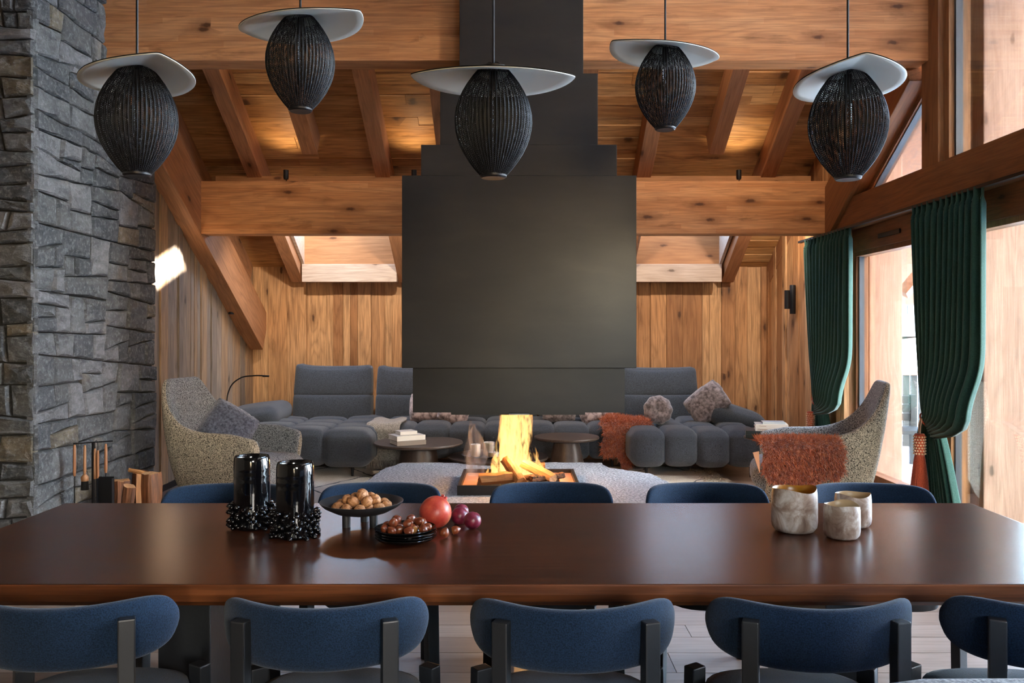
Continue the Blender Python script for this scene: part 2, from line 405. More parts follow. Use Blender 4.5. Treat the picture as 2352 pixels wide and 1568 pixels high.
# granite hearth slab
s = NB('bush_hammered_granite'); v = s.coords(rnd=False); n = s.noise(v, 55, 4, .75)
c = s.ramp(n, [(.38, srgb('6b7078')), (.5, srgb('b0b5ba')), (.62, srgb('dde1e4'))])
c = s.mix(s.math('MULTIPLY', s.noise(v, 2.5, 3), .35), c, srgb('8d9196'))
s.bsdf(**{'Base Color': c, 'Roughness': .9, 'Normal': s.bump(s.math('ADD', n, s.noise(v, 26, 4)), 1, .012)}); M['granite'] = s.m
# rug
s = NB('cream_berber_wool'); v = s.coords(rnd=False); 
sx = s.n('ShaderNodeSeparateXYZ', Vector=v)
wv = s.math('MULTIPLY', s.math('SUBTRACT', s.noise(v, 6, 2), .5), .12)
u1 = s.math('ADD', s.math('ADD', sx.outputs[0], s.math('MULTIPLY', sx.outputs[1], .62)), wv)
u2 = s.math('ADD', s.math('SUBTRACT', sx.outputs[0], s.math('MULTIPLY', sx.outputs[1], .62)), wv)
def line(u): return s.math('LESS_THAN', s.math('ABSOLUTE', s.math('SUBTRACT', s.math('FRACT', s.math('MULTIPLY', u, 1.15)), .5)), .016)
ln = s.math('MAXIMUM', line(u1), line(u2))
c = s.ramp(s.noise(v, 160, 3), [(.3, srgb('b6ab9a')), (.65, srgb('e2dacd'))])
c = s.mix(ln, c, srgb('1c1a1a'))
s.bsdf(**{'Base Color': c, 'Roughness': 1, 'Sheen Weight': .3, 'Normal': s.bump(s.noise(v, 110, 2), 1, .01)}); M['rug'] = s.m
M['rug_fringe'] = fabric('shaggy_cream_wool', srgb('8d7d65'), srgb('d8cbb2'), 60, .8)
M['fireclay'] = plain('pale_fireclay', srgb('c79a86'), .8, bump=.3, bscale=80)
M['ember'] = None
s = NB('charred_wood'); v = s.coords(); n = s.noise(v, 30, 4)
s.bsdf(**{'Base Color': s.ramp(n, [(.35, srgb('17110d')), (.6, srgb('8a5a36')), (.75, srgb('c08553'))]), 'Roughness': .8, 'Normal': s.bump(n, .6, .01)}); M['charred'] = s.m
# glass: clear thin pane (transparent with a mild reflection)
def thin_glass(name, tint=(1, 1, 1), refl=.5):
    s = NB(name); f = s.n('ShaderNodeFresnel', IOR=1.35)
    t = s.n('ShaderNodeBsdfTransparent', Color=(*tint, 1)); g = s.n('ShaderNodeBsdfGlossy', Roughness=.02)
    m = s.n('ShaderNodeMixShader', i_0=s.math('MULTIPLY', f.outputs[0], refl), i_1=t.outputs[0], i_2=g.outputs[0])
    s.t.links.new(m.outputs[0], s.out.inputs[0]); return s.m
M['glass'] = thin_glass('window_glass', (.97, .99, .98))
M['jar_glass'] = thin_glass('jar_glass', (.94, .93, .92), .35)
M['bulb_glass'] = thin_glass('bulb_glass', (.85, .85, .88), 1.6)
# woven pendant skin: tiny open meshes
s = NB('knitted_black_wire'); tc = s.n('ShaderNodeTexCoord').outputs['UV']
sp = s.n('ShaderNodeSeparateXYZ', Vector=tc)
a = s.math('FRACT', s.math('MULTIPLY', sp.outputs[0], 144)); b = s.math('FRACT', s.math('ADD', s.math('MULTIPLY', sp.outputs[1], 62), s.math('MULTIPLY', s.math('FLOOR', s.math('MULTIPLY', sp.outputs[0], 144)), .5)))
hole = s.math('MULTIPLY', s.math('LESS_THAN', s.math('ABSOLUTE', s.math('SUBTRACT', a, .5)), .27), s.math('LESS_THAN', s.math('ABSOLUTE', s.math('SUBTRACT', b, .5)), .30))
bs = s.n('ShaderNodeBsdfPrincipled'); bs.inputs['Base Color'].default_value = (*srgb('101114'), 1); bs.inputs['Roughness'].default_value = .55; bs.inputs['Specular IOR Level'].default_value = .3
tr = s.n('ShaderNodeBsdfTransparent'); mx = s.n('ShaderNodeMixShader', i_0=hole, i_1=bs.outputs[0], i_2=tr.outputs[0])
s.t.links.new(mx.outputs[0], s.out.inputs[0]); M['knit'] = s.m
# flame and smoke
s = NB('flame'); tc = s.n('ShaderNodeTexCoord').outputs['Generated']; sp = s.n('ShaderNodeSeparateXYZ', Vector=tc)
v = s.coords((1, 1, .22)); n = s.noise(v, 17, 4, .6, 1.2)
lw = s.n('ShaderNodeLayerWeight', Blend=.35); core = s.math('SUBTRACT', 1, lw.outputs['Facing'], clamp=True)
col = s.mix(s.math('POWER', core, 1.4), (1, .26, .04), (1, .66, .22)); col = s.mix(s.ramp(sp.outputs[2], [(.35, 0.0), (1, .7)]), col, (1, .36, .08))
al = s.math('MULTIPLY', s.ramp(n, [(.46, .0), (.66, .9)]), s.math('POWER', core, 1.6))
al = s.math('MULTIPLY', al, s.ramp(sp.outputs[2], [(0, .5), (.15, .9), (.75, .8), (1, 0.0)]))
em = s.n('ShaderNodeEmission', Color=col, Strength=.9); tr = s.n('ShaderNodeBsdfTransparent')
mx = s.n('ShaderNodeMixShader', i_0=al, i_1=tr.outputs[0], i_2=em.outputs[0]); s.t.links.new(mx.outputs[0], s.out.inputs[0]); M['flame'] = s.m
s = NB('smoke_wisp'); v = s.coords((1, 1, .4)); n = s.noise(v, 5, 2, .5, .8)
lw = s.n('ShaderNodeLayerWeight', Blend=.4); core = s.math('POWER', s.math('SUBTRACT', 1, lw.outputs['Facing'], clamp=True), 2)
d = s.n('ShaderNodeBsdfTranslucent', Color=(.9, .9, .92, 1)); tr = s.n('ShaderNodeBsdfTransparent')
mx = s.n('ShaderNodeMixShader', i_0=s.math('MULTIPLY', s.math('MULTIPLY', core, s.ramp(n, [(.30, 0.1), (.7, 1.0)])), .28), i_1=tr.outputs[0], i_2=d.outputs[0]); s.t.links.new(mx.outputs[0], s.out.inputs[0]); M['smoke'] = s.m
def emit(name, col, st):
    s = NB(name); e = s.n('ShaderNodeEmission', Color=(*col, 1), Strength=st); s.t.links.new(e.outputs[0], s.out.inputs[0]); return s.m
M['snow'] = plain('snow', srgb('eef2f6'), .8, bump=.5, bscale=3)
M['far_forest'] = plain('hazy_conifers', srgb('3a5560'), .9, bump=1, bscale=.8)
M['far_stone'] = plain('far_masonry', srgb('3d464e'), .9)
M['deck_dark'] = plain('dark_deck_timber', srgb('252b2c'), .7, bump=.4, bscale=30)
# ================================================================== THE SETTING
TN = math.tan(R(30))
def zc(c, Y): return 1.5+c-TN*Y
CB, CR = 6.88, 6.60            # board plane and rafter underside (height above the eye at Y=0)
XL, XR, YB = -3.3, 3.08, 10.6
YR = 4.5; ZR = zc(CB, YR)      # ridge
def zf(Y): return ZR-.35*(YR-Y)   # front slope

# floor
fl = struct('floor', B(-5, 3.35, -3.7, 10.8, -.14, -.02), M['plaster'])
y = 2.3
random.seed(11)
while y < 10.6:
    wdt = random.choice([.17, .2, .23]); x = -4.9+random.random()*1.2-1.0
    while x < 3.3:
        ln = random.uniform(1.5, 2.4); x0 = max(x, -4.85); x1 = min(x+ln, 3.3)
        if x1-x0 > .1:
            obj('plank', B(-(x1-x0)/2+.0015, (x1-x0)/2-.0015, -wdt/2+.0015, wdt/2-.0015, -.02, random.uniform(-.0006, .0004)), M['floor'], fl, ((x0+x1)/2, y+wdt/2, 0))
        x += ln
    y += wdt
obj('front_boards', B(-4.85, 3.3, -3.6, 2.3, -.02, 0), M['floor'], fl)

# back wall with its boards
wb = struct('wall_back', B(XL-.2, XR+.25, YB+.03, YB+.2, -.1, zc(CB, YB)+.35), M['dark_timberZ'])
random.seed(5); x = XL
while x < XR:
    wd = random.choice([.09, .12, .15, .17, .2, .24]); x1 = min(x+wd, XR)
    dj = random.choice([0, 0, .004, .008, .014, -.006])
    obj('board', B(x-(x+x1)/2+.0015, (x1-x)/2-.0015, -.026+dj, .03, 0, zc(CB, YB)+.02, .003), M['boardZ'], wb, ((x+x1)/2, YB, 0))
    x = x1
# left wall
def side_wall(name, X, sgn, y0, y1, mat, seed, wds):
    bm = bmesh.new(); e = .18
    prism(bm, [(y0, -.1), (y1+.2, -.1), (y1+.2, zc(CB, y1+.2)+.1), (y0, zc(CB, y0)+.1)], X+sgn*.03, X+sgn*(.03+e))
    wl = struct(name, bm, M['dark_timberZ'])
    random.seed(seed); yy = y0
    while yy < y1-.01:
        wd = random.choice(wds); y2 = min(yy+wd, y1); dj = random.choice([0, 0, .005, .010, .016, -.006])*-sgn
        bm = bmesh.new(); cy = (yy+y2)/2
        prism(bm, [(yy-cy+.0015, 0), (y2-cy-.0015, 0), (y2-cy-.0015, zc(CB, y2)), (yy-cy+.0015, zc(CB, yy))], dj, sgn*.03)
        obj('board', bm, mat, wl, (X, cy, 0)); yy = y2
    return wl
wl = side_wall('wall_left', XL, -1, 7.1, YB, M['greyboard'], 3, [.08, .1, .13, .16])
wr = side_wall('wall_right', XR, 1, 8.02, YB, M['boardZ'], 9, [.09, .12, .16, .2])
struct('baseboard_left', B(XL, XL+.02, 7.3, YB, 0, .06, .003), M['black'])
# the rest of the room, out of the photograph
struct('wall_left_front', B(-5.0, -4.85, -3.7, 5.9, -.1, 6.2), M['plaster'])
bm = bmesh.new()
box(bm, -5, .0, -3.75, -3.6, -.1, 3.1); box(bm, .55, 1.5, -3.75, -3.6, -.1, 3.1); box(bm, 1.5, 3.0, -3.75, -3.6, -.1, 1.9); box(bm, 1.5, 3.0, -3.75, -3.6, 2.86, 3.1); box(bm, 3.0, 3.4, -3.75, -3.6, -.1, 3.1); box(bm, .0, .55, -3.75, -3.6, -.1, .7); box(bm, .0, .55, -3.75, -3.6, 1.9, 3.1)
struct('wall_front', bm, M['plaster'])
bm = bmesh.new()
for xx in (.0, .49): box(bm, xx, xx+.06, -3.72, -3.63, .7, 1.9)
for xx in (1.5, 2.22, 2.94): box(bm, xx, xx+.06, -3.72, -3.63, 1.9, 2.86)
struct('window_1', bm, M['dark_timberZ'])

# roof: outer deck with the skylight holes, board lining, rafters
HL = (-2.60, -1.46); HR = (1.40, 2.45); HY = (9.30, 10.36)
bm = bmesh.new()
def slab_seg(bm, x0, x1, ya, yb, c0, c1):
    prism(bm, [(ya, zc(c0, ya)), (yb, zc(c0, yb)), (yb, zc(c1, yb)), (ya, zc(c1, ya))], x0, x1)
D0, D1 = CB+.03, CB+.42
for xa, xb in ((-5.2, HL[0]), (HL[1], HR[0]), (HR[1], 5.6)): slab_seg(bm, xa, xb, HY[0], HY[1], D0, D1)
slab_seg(bm, -5.2, 5.6, YR, HY[0], D0, D1); slab_seg(bm, -5.2, 5.6, HY[1], 11.4, D0, D1)  # unseen overhang past the right wall widened to block sun at the upper glass
ce = struct('ceiling', bm, M['dark_timberY'])
random.seed(21); rw = .112; y = YR
while y < YB+.02:
    y1 = min(y+rw*random.choice([.9, 1, 1.15, 1.3]), YB+.03)
    cuts = [-3.3]; xx = -3.3+random.uniform(.6, 3.2)
    while xx < 3.0: cuts.append(xx); xx += random.uniform(2.0, 3.6)
    cuts.append(3.1)
    segs = list(zip(cuts, cuts[1:]))
    if y1 > HY[0] and y < HY[1]:
        ns = []
        for a, b in segs:
            parts = [(a, b)]
            for h0, h1 in (HL, HR):
                q = []
                for p0, p1 in parts:
                    if p1 <= h0 or p0 >= h1: q.append((p0, p1))
                    else:
                        if p0 < h0: q.append((p0, h0))
                        if p1 > h1: q.append((h1, p1))
                parts = q
            ns += parts
        segs = ns
    for a, b in segs:
        if b-a < .03: continue
        o = random.choice([0, 0, .004, .008, -.005]); cx, cy = (a+b)/2, (y+y1)/2; bm = bmesh.new()
        z0 = zc(CB, cy)
        prism(bm, [(y-cy+.001, zc(CB+o, y)-z0), (y1-cy-.001, zc(CB+o, y1)-z0), (y1-cy-.001, zc(D0, y1)-z0), (y-cy+.001, zc(D0, y)-z0)], a-cx+.001, b-cx-.001)
        obj('board', bm, M['ceil'], ce, (cx, cy, z0))
    y = y1
def sloped(name, x0, x1, ya, yb, c0, c1, mat, parent=None):
    """timber along the roof slope, underside on plane c0, top on plane c1"""
    th = (c1-c0)*math.cos(R(30)); ym = (ya+yb)/2; ln = (yb-ya)/math.cos(R(30))
    bm = B(-(x1-x0)/2, (x1-x0)/2, -ln/2, ln/2, -th/2, th/2, .006)
    return obj(name, bm, mat, parent, ((x0+x1)/2, ym, zc((c0+c1)/2, ym)), (R(-30), 0, 0))
for k, ye in ((-.508, 10.5), (-.409, 10.5), (-.312, 8.5), (-.210, 10.5), (-.110, 10.5), (-.01, 6.1), (.096, 10.5), (.195, 10.5), (.297, 8.5), (.388, 10.5), (.478, 10.5)):
    X = k*CR; sloped('rafter', X-.075, X+.075, YR+.1, ye, CR, CB, M['rafter'], ce)
# skylight shafts
for i, (h, nm) in enumerate(((HL, 'window_2'), (HR, 'window_3'))):
    x0, x1 = h
    t = struct(nm, (lambda b: (box(b, x0, x1, HY[1]-.03, HY[1]+.03, 2.27, zc(D1, HY[1])+.02), b)[1])(bmesh.new()), M['pale_board'])
    obj('sill', B(x0, x1, HY[1]-.10, HY[1]+.01, 2.07, 2.285, .004), M['pale_trim'], t)
    obj('side_lining', (lambda b: (slab_seg(b, x0-.02, x0+.015, HY[0]-.04, HY[1], CR+.15, D1+.03), b)[1])(bmesh.new()), M['pale_trim'], t)
    obj('side_lining', (lambda b: (slab_seg(b, x1-.015, x1+.02, HY[0]-.04, HY[1], CR+.15, D1+.03), b)[1])(bmesh.new()), M['pale_trim'], t)
    obj('head_lining', B(x0, x1, HY[0]-.05, HY[0], zc(CB, HY[0])-.02, zc(D1, HY[0])+.02), M['pale_board'], t)
    bm = bmesh.new(); slab_seg(bm, x0-.02, x1+.02, HY[0]-.04, HY[1]+.04, D1-.03, D1-.02); obj('pane', bm, M['glass'], t)
# front slope with the roof window that throws the sun patch
bm = bmesh.new()
def fs(bm, x0, x1, ya, yb): prism(bm, [(ya, zf(ya)), (yb, zf(yb)), (yb, zf(yb)+.12), (ya, zf(ya)+.12)], x0, x1)
wx, wy = (2.05, 2.44), (2.60, 3.42)
fs(bm, -5.2, 5.6, -3.8, wy[0]); fs(bm, -5.2, 5.6, wy[1], YR); fs(bm, -5.2, wx[0], wy[0], wy[1]); fs(bm, wx[1], 5.6, wy[0], wy[1])  # front slope carries the same sun-blocking overhang
struct('ceiling_front', bm, M['plaster'])

# tie beams
b1L = tag(obj('tie_beam', B(-3.16, -.432, 6.45, 6.68, 3.53, 4.12, .012), M['beamX']), 'tall laminated timber beam at the top left, from the stone pillar to the chimney', 'beam')
b1R = tag(obj('tie_beam', B(.480, 3.12, 6.45, 6.68, 3.53, 4.12, .012), M['beamX']), 'tall laminated timber beam at the top right, from the chimney to the window post', 'beam')
b2 = tag(obj('tie_beam', B(-3.2, 3.08, 8.4, 8.62, 2.44, 2.96, .012), M['beamX']), 'lower laminated timber beam running behind the black hood', 'beam')
struct('trim_1', B(-3.1, 3.0, 8.74, 8.78, 2.88, 3.07, .003), M['pale_board'])
d = sloped('diagonal_beam', -3.3, -3.12, 6.9, 10.56, 5.78, 6.32, M['rafter']); tag(d, 'thick sloping timber running down the left wall above the wall light', 'beam')
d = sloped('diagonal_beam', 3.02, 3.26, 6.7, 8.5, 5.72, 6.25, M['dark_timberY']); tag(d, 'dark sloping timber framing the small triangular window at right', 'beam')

# right glazed wall
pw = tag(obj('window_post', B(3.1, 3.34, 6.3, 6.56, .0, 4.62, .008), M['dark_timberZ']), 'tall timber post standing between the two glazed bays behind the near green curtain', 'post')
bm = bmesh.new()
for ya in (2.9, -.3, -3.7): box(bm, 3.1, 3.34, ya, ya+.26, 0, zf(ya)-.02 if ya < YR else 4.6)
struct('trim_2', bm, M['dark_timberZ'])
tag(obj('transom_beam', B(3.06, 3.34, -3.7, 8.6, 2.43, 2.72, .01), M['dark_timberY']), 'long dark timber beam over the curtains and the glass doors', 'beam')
struct('trim_3', B(3.14, 3.30, -3.6, 8.05, 2.22, 2.43, .004), M['dark_timberY'])
struct('trim_4', B(3.10, 3.34, -3.6, 8.05, 0, .14, .004), M['alu'])
tag(obj('short_post', B(3.07, 3.11, 8.22, 8.40, 2.72, 3.0, .006), M['dark_timberZ']), 'short pale post end standing on the transom beside the lower beam', 'post')
def glazed(name, ya, yb, z0, z1, jamb=.07):
    bm = bmesh.new()
    box(bm, 3.16, 3.27, ya, ya+jamb, z0, z1, .003); box(bm, 3.16, 3.27, yb-jamb, yb, z0, z1, .003)
    box(bm, 3.16, 3.27, ya+jamb, yb-jamb, z0, z0+jamb, .003); box(bm, 3.16, 3.27, ya+jamb, yb-jamb, z1-jamb*.6, z1, .003)
    f = struct(name, bm, M['dark_timberZ'])
    bm = bmesh.new(); g = .018
    for a in (ya+jamb, yb-jamb-g): box(bm, 3.185, 3.23, a, a+g, z0+jamb, z1-jamb*.6)
    obj('gasket', bm, M['rubber'], f)
    obj('pane', B(3.205, 3.211, ya+jamb, yb-jamb, z0+jamb, z1-jamb*.6), M['glass'], f)
    return f
d1 = glazed('door_1', 6.57, 8.05, .14, 2.22)
obj('air_vent', (lambda b: (box(b, 3.125, 3.14, 7.0, 7.42, 2.29, 2.33, .006), b)[1])(bmesh.new()), M['black'], d1)
glazed('door_2', 3.16, 6.3, .14, 2.22); struct('wall_right_front', B(3.16, 3.3, -3.6, 1.6, 0, 2.43), M['plaster']); glazed('door_3', 1.6, 2.9, .14, 2.22)
# upper glazing
def zroofR(Y): return min(zc(CB-.06, Y), zf(Y)-.05)
u = struct('window_4', B(3.14, 3.3, 3.16, 3.24, 2.72, zroofR(3.2)), M['dark_timberZ'])
obj('frame', B(3.14, 3.3, 6.22, 6.3, 2.72, 4.7, .003), M['dark_timberZ'], u)
obj('gasket', B(3.18, 3.23, 6.195, 6.22, 2.72, 4.7), M['rubber'], u)
bm = bmesh.new(); prism(bm, [(3.24, 2.72), (6.22, 2.72), (6.22, 4.75), (4.6, 5.6), (3.24, 5.2)], 3.205, 3.211); obj('pane', bm, M['glass'], u)
u = struct('window_6', B(3.14, 3.3, .2, .28, 2.72, zroofR(.2)), M['dark_timberZ'])
obj('frame', B(3.14, 3.3, 2.82, 2.9, 2.72, zroofR(2.8)), M['dark_timberZ'], u)
bm = bmesh.new(); prism(bm, [(.28, 2.72), (2.82, 2.72), (2.82, zf(2.82)), (.28, zf(.28))], 3.205, 3.211); obj('pane', bm, M['glass'], u)
u = struct('window_5', (lambda b: (prism(b, [(6.56, zc(5.72, 6.56)-.05), (8.32, zc(5.72, 8.32)-.05), (8.32, zc(5.76, 8.32)), (6.56, zc(5.76, 6.56))], 3.16, 3.26), b)[1])(bmesh.new()), M['dark_timberY'])
bm = bmesh.new(); prism(bm, [(6.56, 2.72), (8.0, 2.72), (6.56, zc(5.72, 6.56)-.05)], 3.205, 3.211); obj('pane', bm, M['glass'], u)
bm = bmesh.new(); prism(bm, [(6.56, zc(5.66, 6.56)), (7.9, zc(5.66, 7.9)), (7.9, zc(5.70, 7.9)), (6.56, zc(5.70, 6.56))], 3.18, 3.23); obj('gasket', bm, M['rubber'], u)
# gable infill
bm = bmesh.new()
prism(bm, [(6.3, zc(6.15, 6.3)), (8.6, zc(6.15, 8.6)), (8.6, zc(D0, 8.6)), (6.3, zc(D0, 6.3))], 3.12, 3.3)
prism(bm, [(-3.7, 2.72), (.2, 2.72), (.2, zf(.2)+.05), (-3.7, zf(-3.7)+.05)], 3.12, 3.3)
prism(bm, [(8.0, 2.4), (8.7, 2.4), (8.7, zc(D0, 8.7)), (8.0, zc(D0, 8.0))], 3.32, 3.4)
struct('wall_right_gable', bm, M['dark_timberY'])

# stone pillar -------------------------------------------------------
def split_poly(poly, ax, pos, slant):
    """cut convex polygon by line  (p.ax = pos + slant*(p.other-mid))"""
    mid = sum(p[1-ax] for p in poly)/len(poly)
    f = lambda p: p[ax]-pos-slant*(p[1-ax]-mid)
    A, Bp = [], []
    for i, p in enumerate(poly):
        q = poly[(i+1) % len(poly)]; fp, fq = f(p), f(q)
        (A if fp < 0 else Bp).append(p)
        if fp*fq < 0:
            t = fp/(fp-fq); m = (p[0]+t*(q[0]-p[0]), p[1]+t*(q[1]-p[1])); A.append(m); Bp.append(m)
    return A, Bp
def parea(p): return abs(sum(p[i][0]*p[(i+1) % len(p)][1]-p[(i+1) % len(p)][0]*p[i][1] for i in range(len(p))))/2
def stones(u0, u1, v0, v1, amin, amax):
    out = []; st = [[(u0, v0), (u1, v0), (u1, v1), (u0, v1)]]
    while st:
        p = st.pop(); a = parea(p)
        us = [q[0] for q in p]; vs = [q[1] for q in p]; du, dv = max(us)-min(us), max(vs)-min(vs)
        if a < random.uniform(amin, amax) and du < .72 and dv < .42: out.append(p); continue
        ax = 0 if du > dv*random.uniform(1.5, 2.1) else 1
        lo, hi = (min(us), max(us)) if ax == 0 else (min(vs), max(vs))
        pos = lo+(hi-lo)*random.uniform(.33, .67); sl = random.gauss(0, .07 if ax else .10)
        A, Bp = split_poly(p, ax, pos, sl)
        if len(A) < 3 or len(Bp) < 3 or min(parea(A), parea(Bp)) < .002: out.append(p); continue
        st += [A, Bp]
    return out
def stone_mesh(poly, frame, thick):
    """frame(u,v,d)->xyz"""
    cx = sum(p[0] for p in poly)/len(poly); cy = sum(p[1] for p in poly)/len(poly); pts = []
    n = len(poly)
    for i, p in enumerate(poly):
        q = poly[(i+1) % n]; ln = math.dist(p, q); k = max(1, min(4, int(ln/.09)))
        for j in range(k):
            t = j/k; pts.append((p[0]+t*(q[0]-p[0]), p[1]+t*(q[1]-p[1])))
    def off(p, d):
        v = Vector((p[0]-cx, p[1]-cy)); l = v.length; s_ = max(.3, (l-d*1.25)/l); return (cx+v.x*s_, cy+v.y*s_)
    bm = bmesh.new(); rings = []
    J = [(.0035+.0095*abs(noise.noise(Vector((p[0]*13, p[1]*13, 3.1))))) for p in pts]
    for d, z in ((0, -.02), (0, thick*.55), (.012, thick)):
        rings.append([bm.verts.new(frame(*off(p, J[i]+d), z+(random.uniform(-.006, .006) if z > 0 else 0))) for i, p in enumerate(pts)])
    c = bm.verts.new(frame(cx, cy, thick+random.uniform(-.004, .012)))
    mids = [bm.verts.new(frame(cx+(p[0]-cx)*.5, cy+(p[1]-cy)*.5, thick+random.uniform(-.006, .010))) for p in pts]
    m = len(pts); rings.append(mids)
    for a, b in zip(rings, rings[1:]):
        for i in range(m): bm.faces.new((a[i], a[(i+1) % m], b[(i+1) % m], b[i]))
    for i in range(m): bm.faces.new((mids[i], mids[(i+1) % m], c))
    bmesh.ops.recalc_face_normals(bm, faces=bm.faces[:])
    return bm, (cx, cy)
PX, PY0, PY1 = -3.12, 5.51, 7.35
pil = tag(obj('stone_pillar', B(-4.84, PX-.035, PY0+.035, PY1, 0, 5.15), M['mortar']), 'massive dry-stacked grey slate pillar at the left of the room', 'pillar', kind=None)
random.seed(31)
for p in stones(PY0, PY1, 0, 4.7, .024, .105):
    th = random.uniform(.028, .05)
    fr = lambda u, v, d: (PX-.035+d, u, v)
    bm, c = stone_mesh(p, fr, th); obj('stone', bm, M['stone'], pil, smooth=False)
for p in stones(-3.98, PX-.002, 0, 4.2, .02, .07):
    th = random.uniform(.028, .05)
    fr = lambda u, v, d: (u, PY0+.035-d, v)
    bm, c = stone_mesh(p, fr, th); obj('stone', bm, M['stone'], pil)

# ------------------------------------------------------------------ outside
bm = bmesh.new()
grid(bm, 40, 40, lambda u, v: (3.35+(u**1.6)*110, -30+v*150, -.4+.35*noise.noise(Vector((u*9, v*14, 0)))+ (max(0, u-.25)**1.5)*26))
struct('snowfield', bm, M['snow'], auto=60)
dk = struct('deck', B(3.36, 5.4, -4, 13.6, -.22, -.08), M['deck_dark'])
bm = bmesh.new(); grid(bm, 24, 14, lambda u, v: (3.4+u*1.9, 6.5+v*5.0, -.07+.10*abs(noise.noise(Vector((u*5, v*7, 2))))*(.2+u)))
struct('snow_on_deck', bm, M['snow'], auto=60)
tag(obj('porch_pillar', B(3.40, 3.72, 8.26, 8.6, -.1, 5.0, .008), M['outwoodZ']), 'pale larch porch pillar outside the glass door, behind the right armchair', 'pillar')
tag(obj('porch_pillar', B(3.36, 3.68, 6.16, 6.5, -.1, 5.2, .008), M['outwoodZ']), 'pale larch porch pillar outside, at the right edge past the near curtain', 'pillar')
bm = bmesh.new(); tube(bm, [(3.80, 8.43, 1.85), (4.5, 8.43, 2.68)], .07, 4)
tag(obj('brace', bm, M['outwoodX']), 'diagonal timber brace outside above the porch', 'beam')
tag(obj('porch_beam', B(3.4, 5.2, 8.3, 8.55, 2.75, 3.0, .01), M['outwoodX']), 'horizontal larch beam over the porch', 'beam')
rl = thing('deck_railing', 'dark slatted deck railing with a pale handrail outside the glass door', 'railing', (0, 11.2, 0))
obj('handrail', B(3.5, 5.35, -.05, .05, .90, .95, .005), M['outwoodX'], rl)
x = 3.55
while x < 5.3:
    obj('slat', B(x, x+.085, -.012, .012, -.05, .90), M['deck_dark'], rl); x += .10
oc = thing('outdoor_chair', 'dark slatted deck chair in the snow beyond the glass door', 'chair', (4.28, 9.6, -.05))
for zz in (.50, .60, .70): obj('back_slat', B(-.26, .26, .2, .225, zz, zz+.085, .004), M['deck_dark'], oc)
obj('seat', B(-.27, .27, -.28, .22, .40, .44, .006), M['deck_dark'], oc)
for sx in (-.25, .25):
    for sy in (-.25, .21): obj('leg', B(sx-.025, sx+.025, sy-.025, sy+.025, 0, .42 if sy < 0 else .80), M['deck_dark'], oc)
hs = thing('distant_chalet', 'hazy stone chalet far off in the snow', 'building', (28.6, 62, 1.0))
obj('wall', B(-2.2, 3.5, -2, 3, 0, 4.6), M['far_stone'], hs)
bm = bmesh.new(); prism(bm, [(-3.2, 4.2), (.6, 6.4), (4.4, 4.2), (4.4, 4.6), (.6, 6.9), (-3.2, 4.6)], -2.6, 3.6, 'y'); obj('roof', bm, M['snow'], hs)
for wx_ in (-1.2, 1.2): obj('window', B(wx_, wx_+.9, -2.06, -1.98, 1.6, 2.8), M['rubber'], hs)
bm = bmesh.new()
grid(bm, 40, 10, lambda u, v: (20+u*150, 150+40*v, -2+(24+16*noise.noise(Vector((u*5, 0, 4))))*v+6*noise.noise(Vector((u*30, v*6, 1)))*v))
struct('mountain', bm, M['far_forest'], auto=60)
# unseen house-shaped block, added to keep the low sun off the lower glass
nb = struct('sun_block_house', B(13, 18, -22, 1.2, -.4, 10.2), M['outwoodX'])
bm = bmesh.new(); prism(bm, [(12, 10.0), (15.5, 12.2), (19, 10.0)], -23, 2.2, 'y'); obj('roof', bm, M['snow'], nb)
# ================================================================== FIREPLACE
hd = thing('fireplace_hood', 'stepped black steel fireplace hood and chimney hanging in the middle of the room', 'fireplace hood', (0, 7.0, .88))
HF, HB = 6.25, 7.75
def hsec(name, x0, x1, y0, y1, z0, z1, lab=None):
    o = obj(name, B(x0, x1, y0-7, y1-7, z0-.88, z1-.88, .003), M['hood'], hd)
    if lab: o['label'] = lab
    return o
def hollow(name, x0, x1, y0, y1, z0, z1, t):
    bm = bmesh.new()
    for a in ((x0, x1, y0, y0+t), (x0, x1, y1-t, y1), (x0, x0+t, y0+t, y1-t), (x1-t, x1, y0+t, y1-t)): box(bm, a[0], a[1], a[2]-7, a[3]-7, z0-.88, z1-.88)
    return obj(name, bm, M['hood'], hd)
hollow('hood_skirt', -.781, .791, HF+.08, HB-.08, .883, 1.216, .012)
hsec('hood_section', -.851, .867, HF, HB, 1.216, 2.626)
hsec('hood_section', -.711, .724, HF+.002, HB-.14, 2.626, 2.852)
hsec('hood_section', -.571, .584, HF+.004, HB-.28, 2.852, 3.375)
hsec('chimney_duct', -.430, .478, HF+.006, HB-.42, 3.375, 4.5)
hollow('smoke_guard', -.50, .50, HF+.12, HB-.14, .862, .95, .008)
o = obj('damper_handle', B(-.07, .085, -.70, -.655, -.012, -.001, .002), M['alu'], hd); o['label'] = 'small bright metal damper handle'
# hearth slab with split edges
random.seed(4)
outl = [(-1.12, 8.22), (-1.25, 7.84), (-1.29, 7.3), (-1.36, 6.6), (-1.30, 5.9), (-.5, 5.84), (.5, 5.9), (1.35, 5.86), (1.42, 6.5), (1.27, 7.15), (1.18, 7.6), (.82, 7.95), (.80, 8.2), (.1, 8.24), (-.5, 8.21)]
pts = []
for i, p in enumerate(outl):
    q = outl[(i+1) % len(outl)]; k = max(2, int(math.dist(p, q)/.05))
    for j in range(k):
        t = j/k; pts.append((p[0]+t*(q[0]-p[0])+random.uniform(-.014, .014), p[1]+t*(q[1]-p[1])+random.uniform(-.014, .014)))
bm = bmesh.new(); n = len(pts); rings = []
for z, sc in ((0.012, .975), (.10, 1.004), (.17, 1.0), (.212, .996), (.22, .988)):
    rings.append([bm.verts.new((a*sc+random.uniform(-.006, .006), 7.05+(b-7.05)*sc+random.uniform(-.006, .006), z)) for a, b in pts])
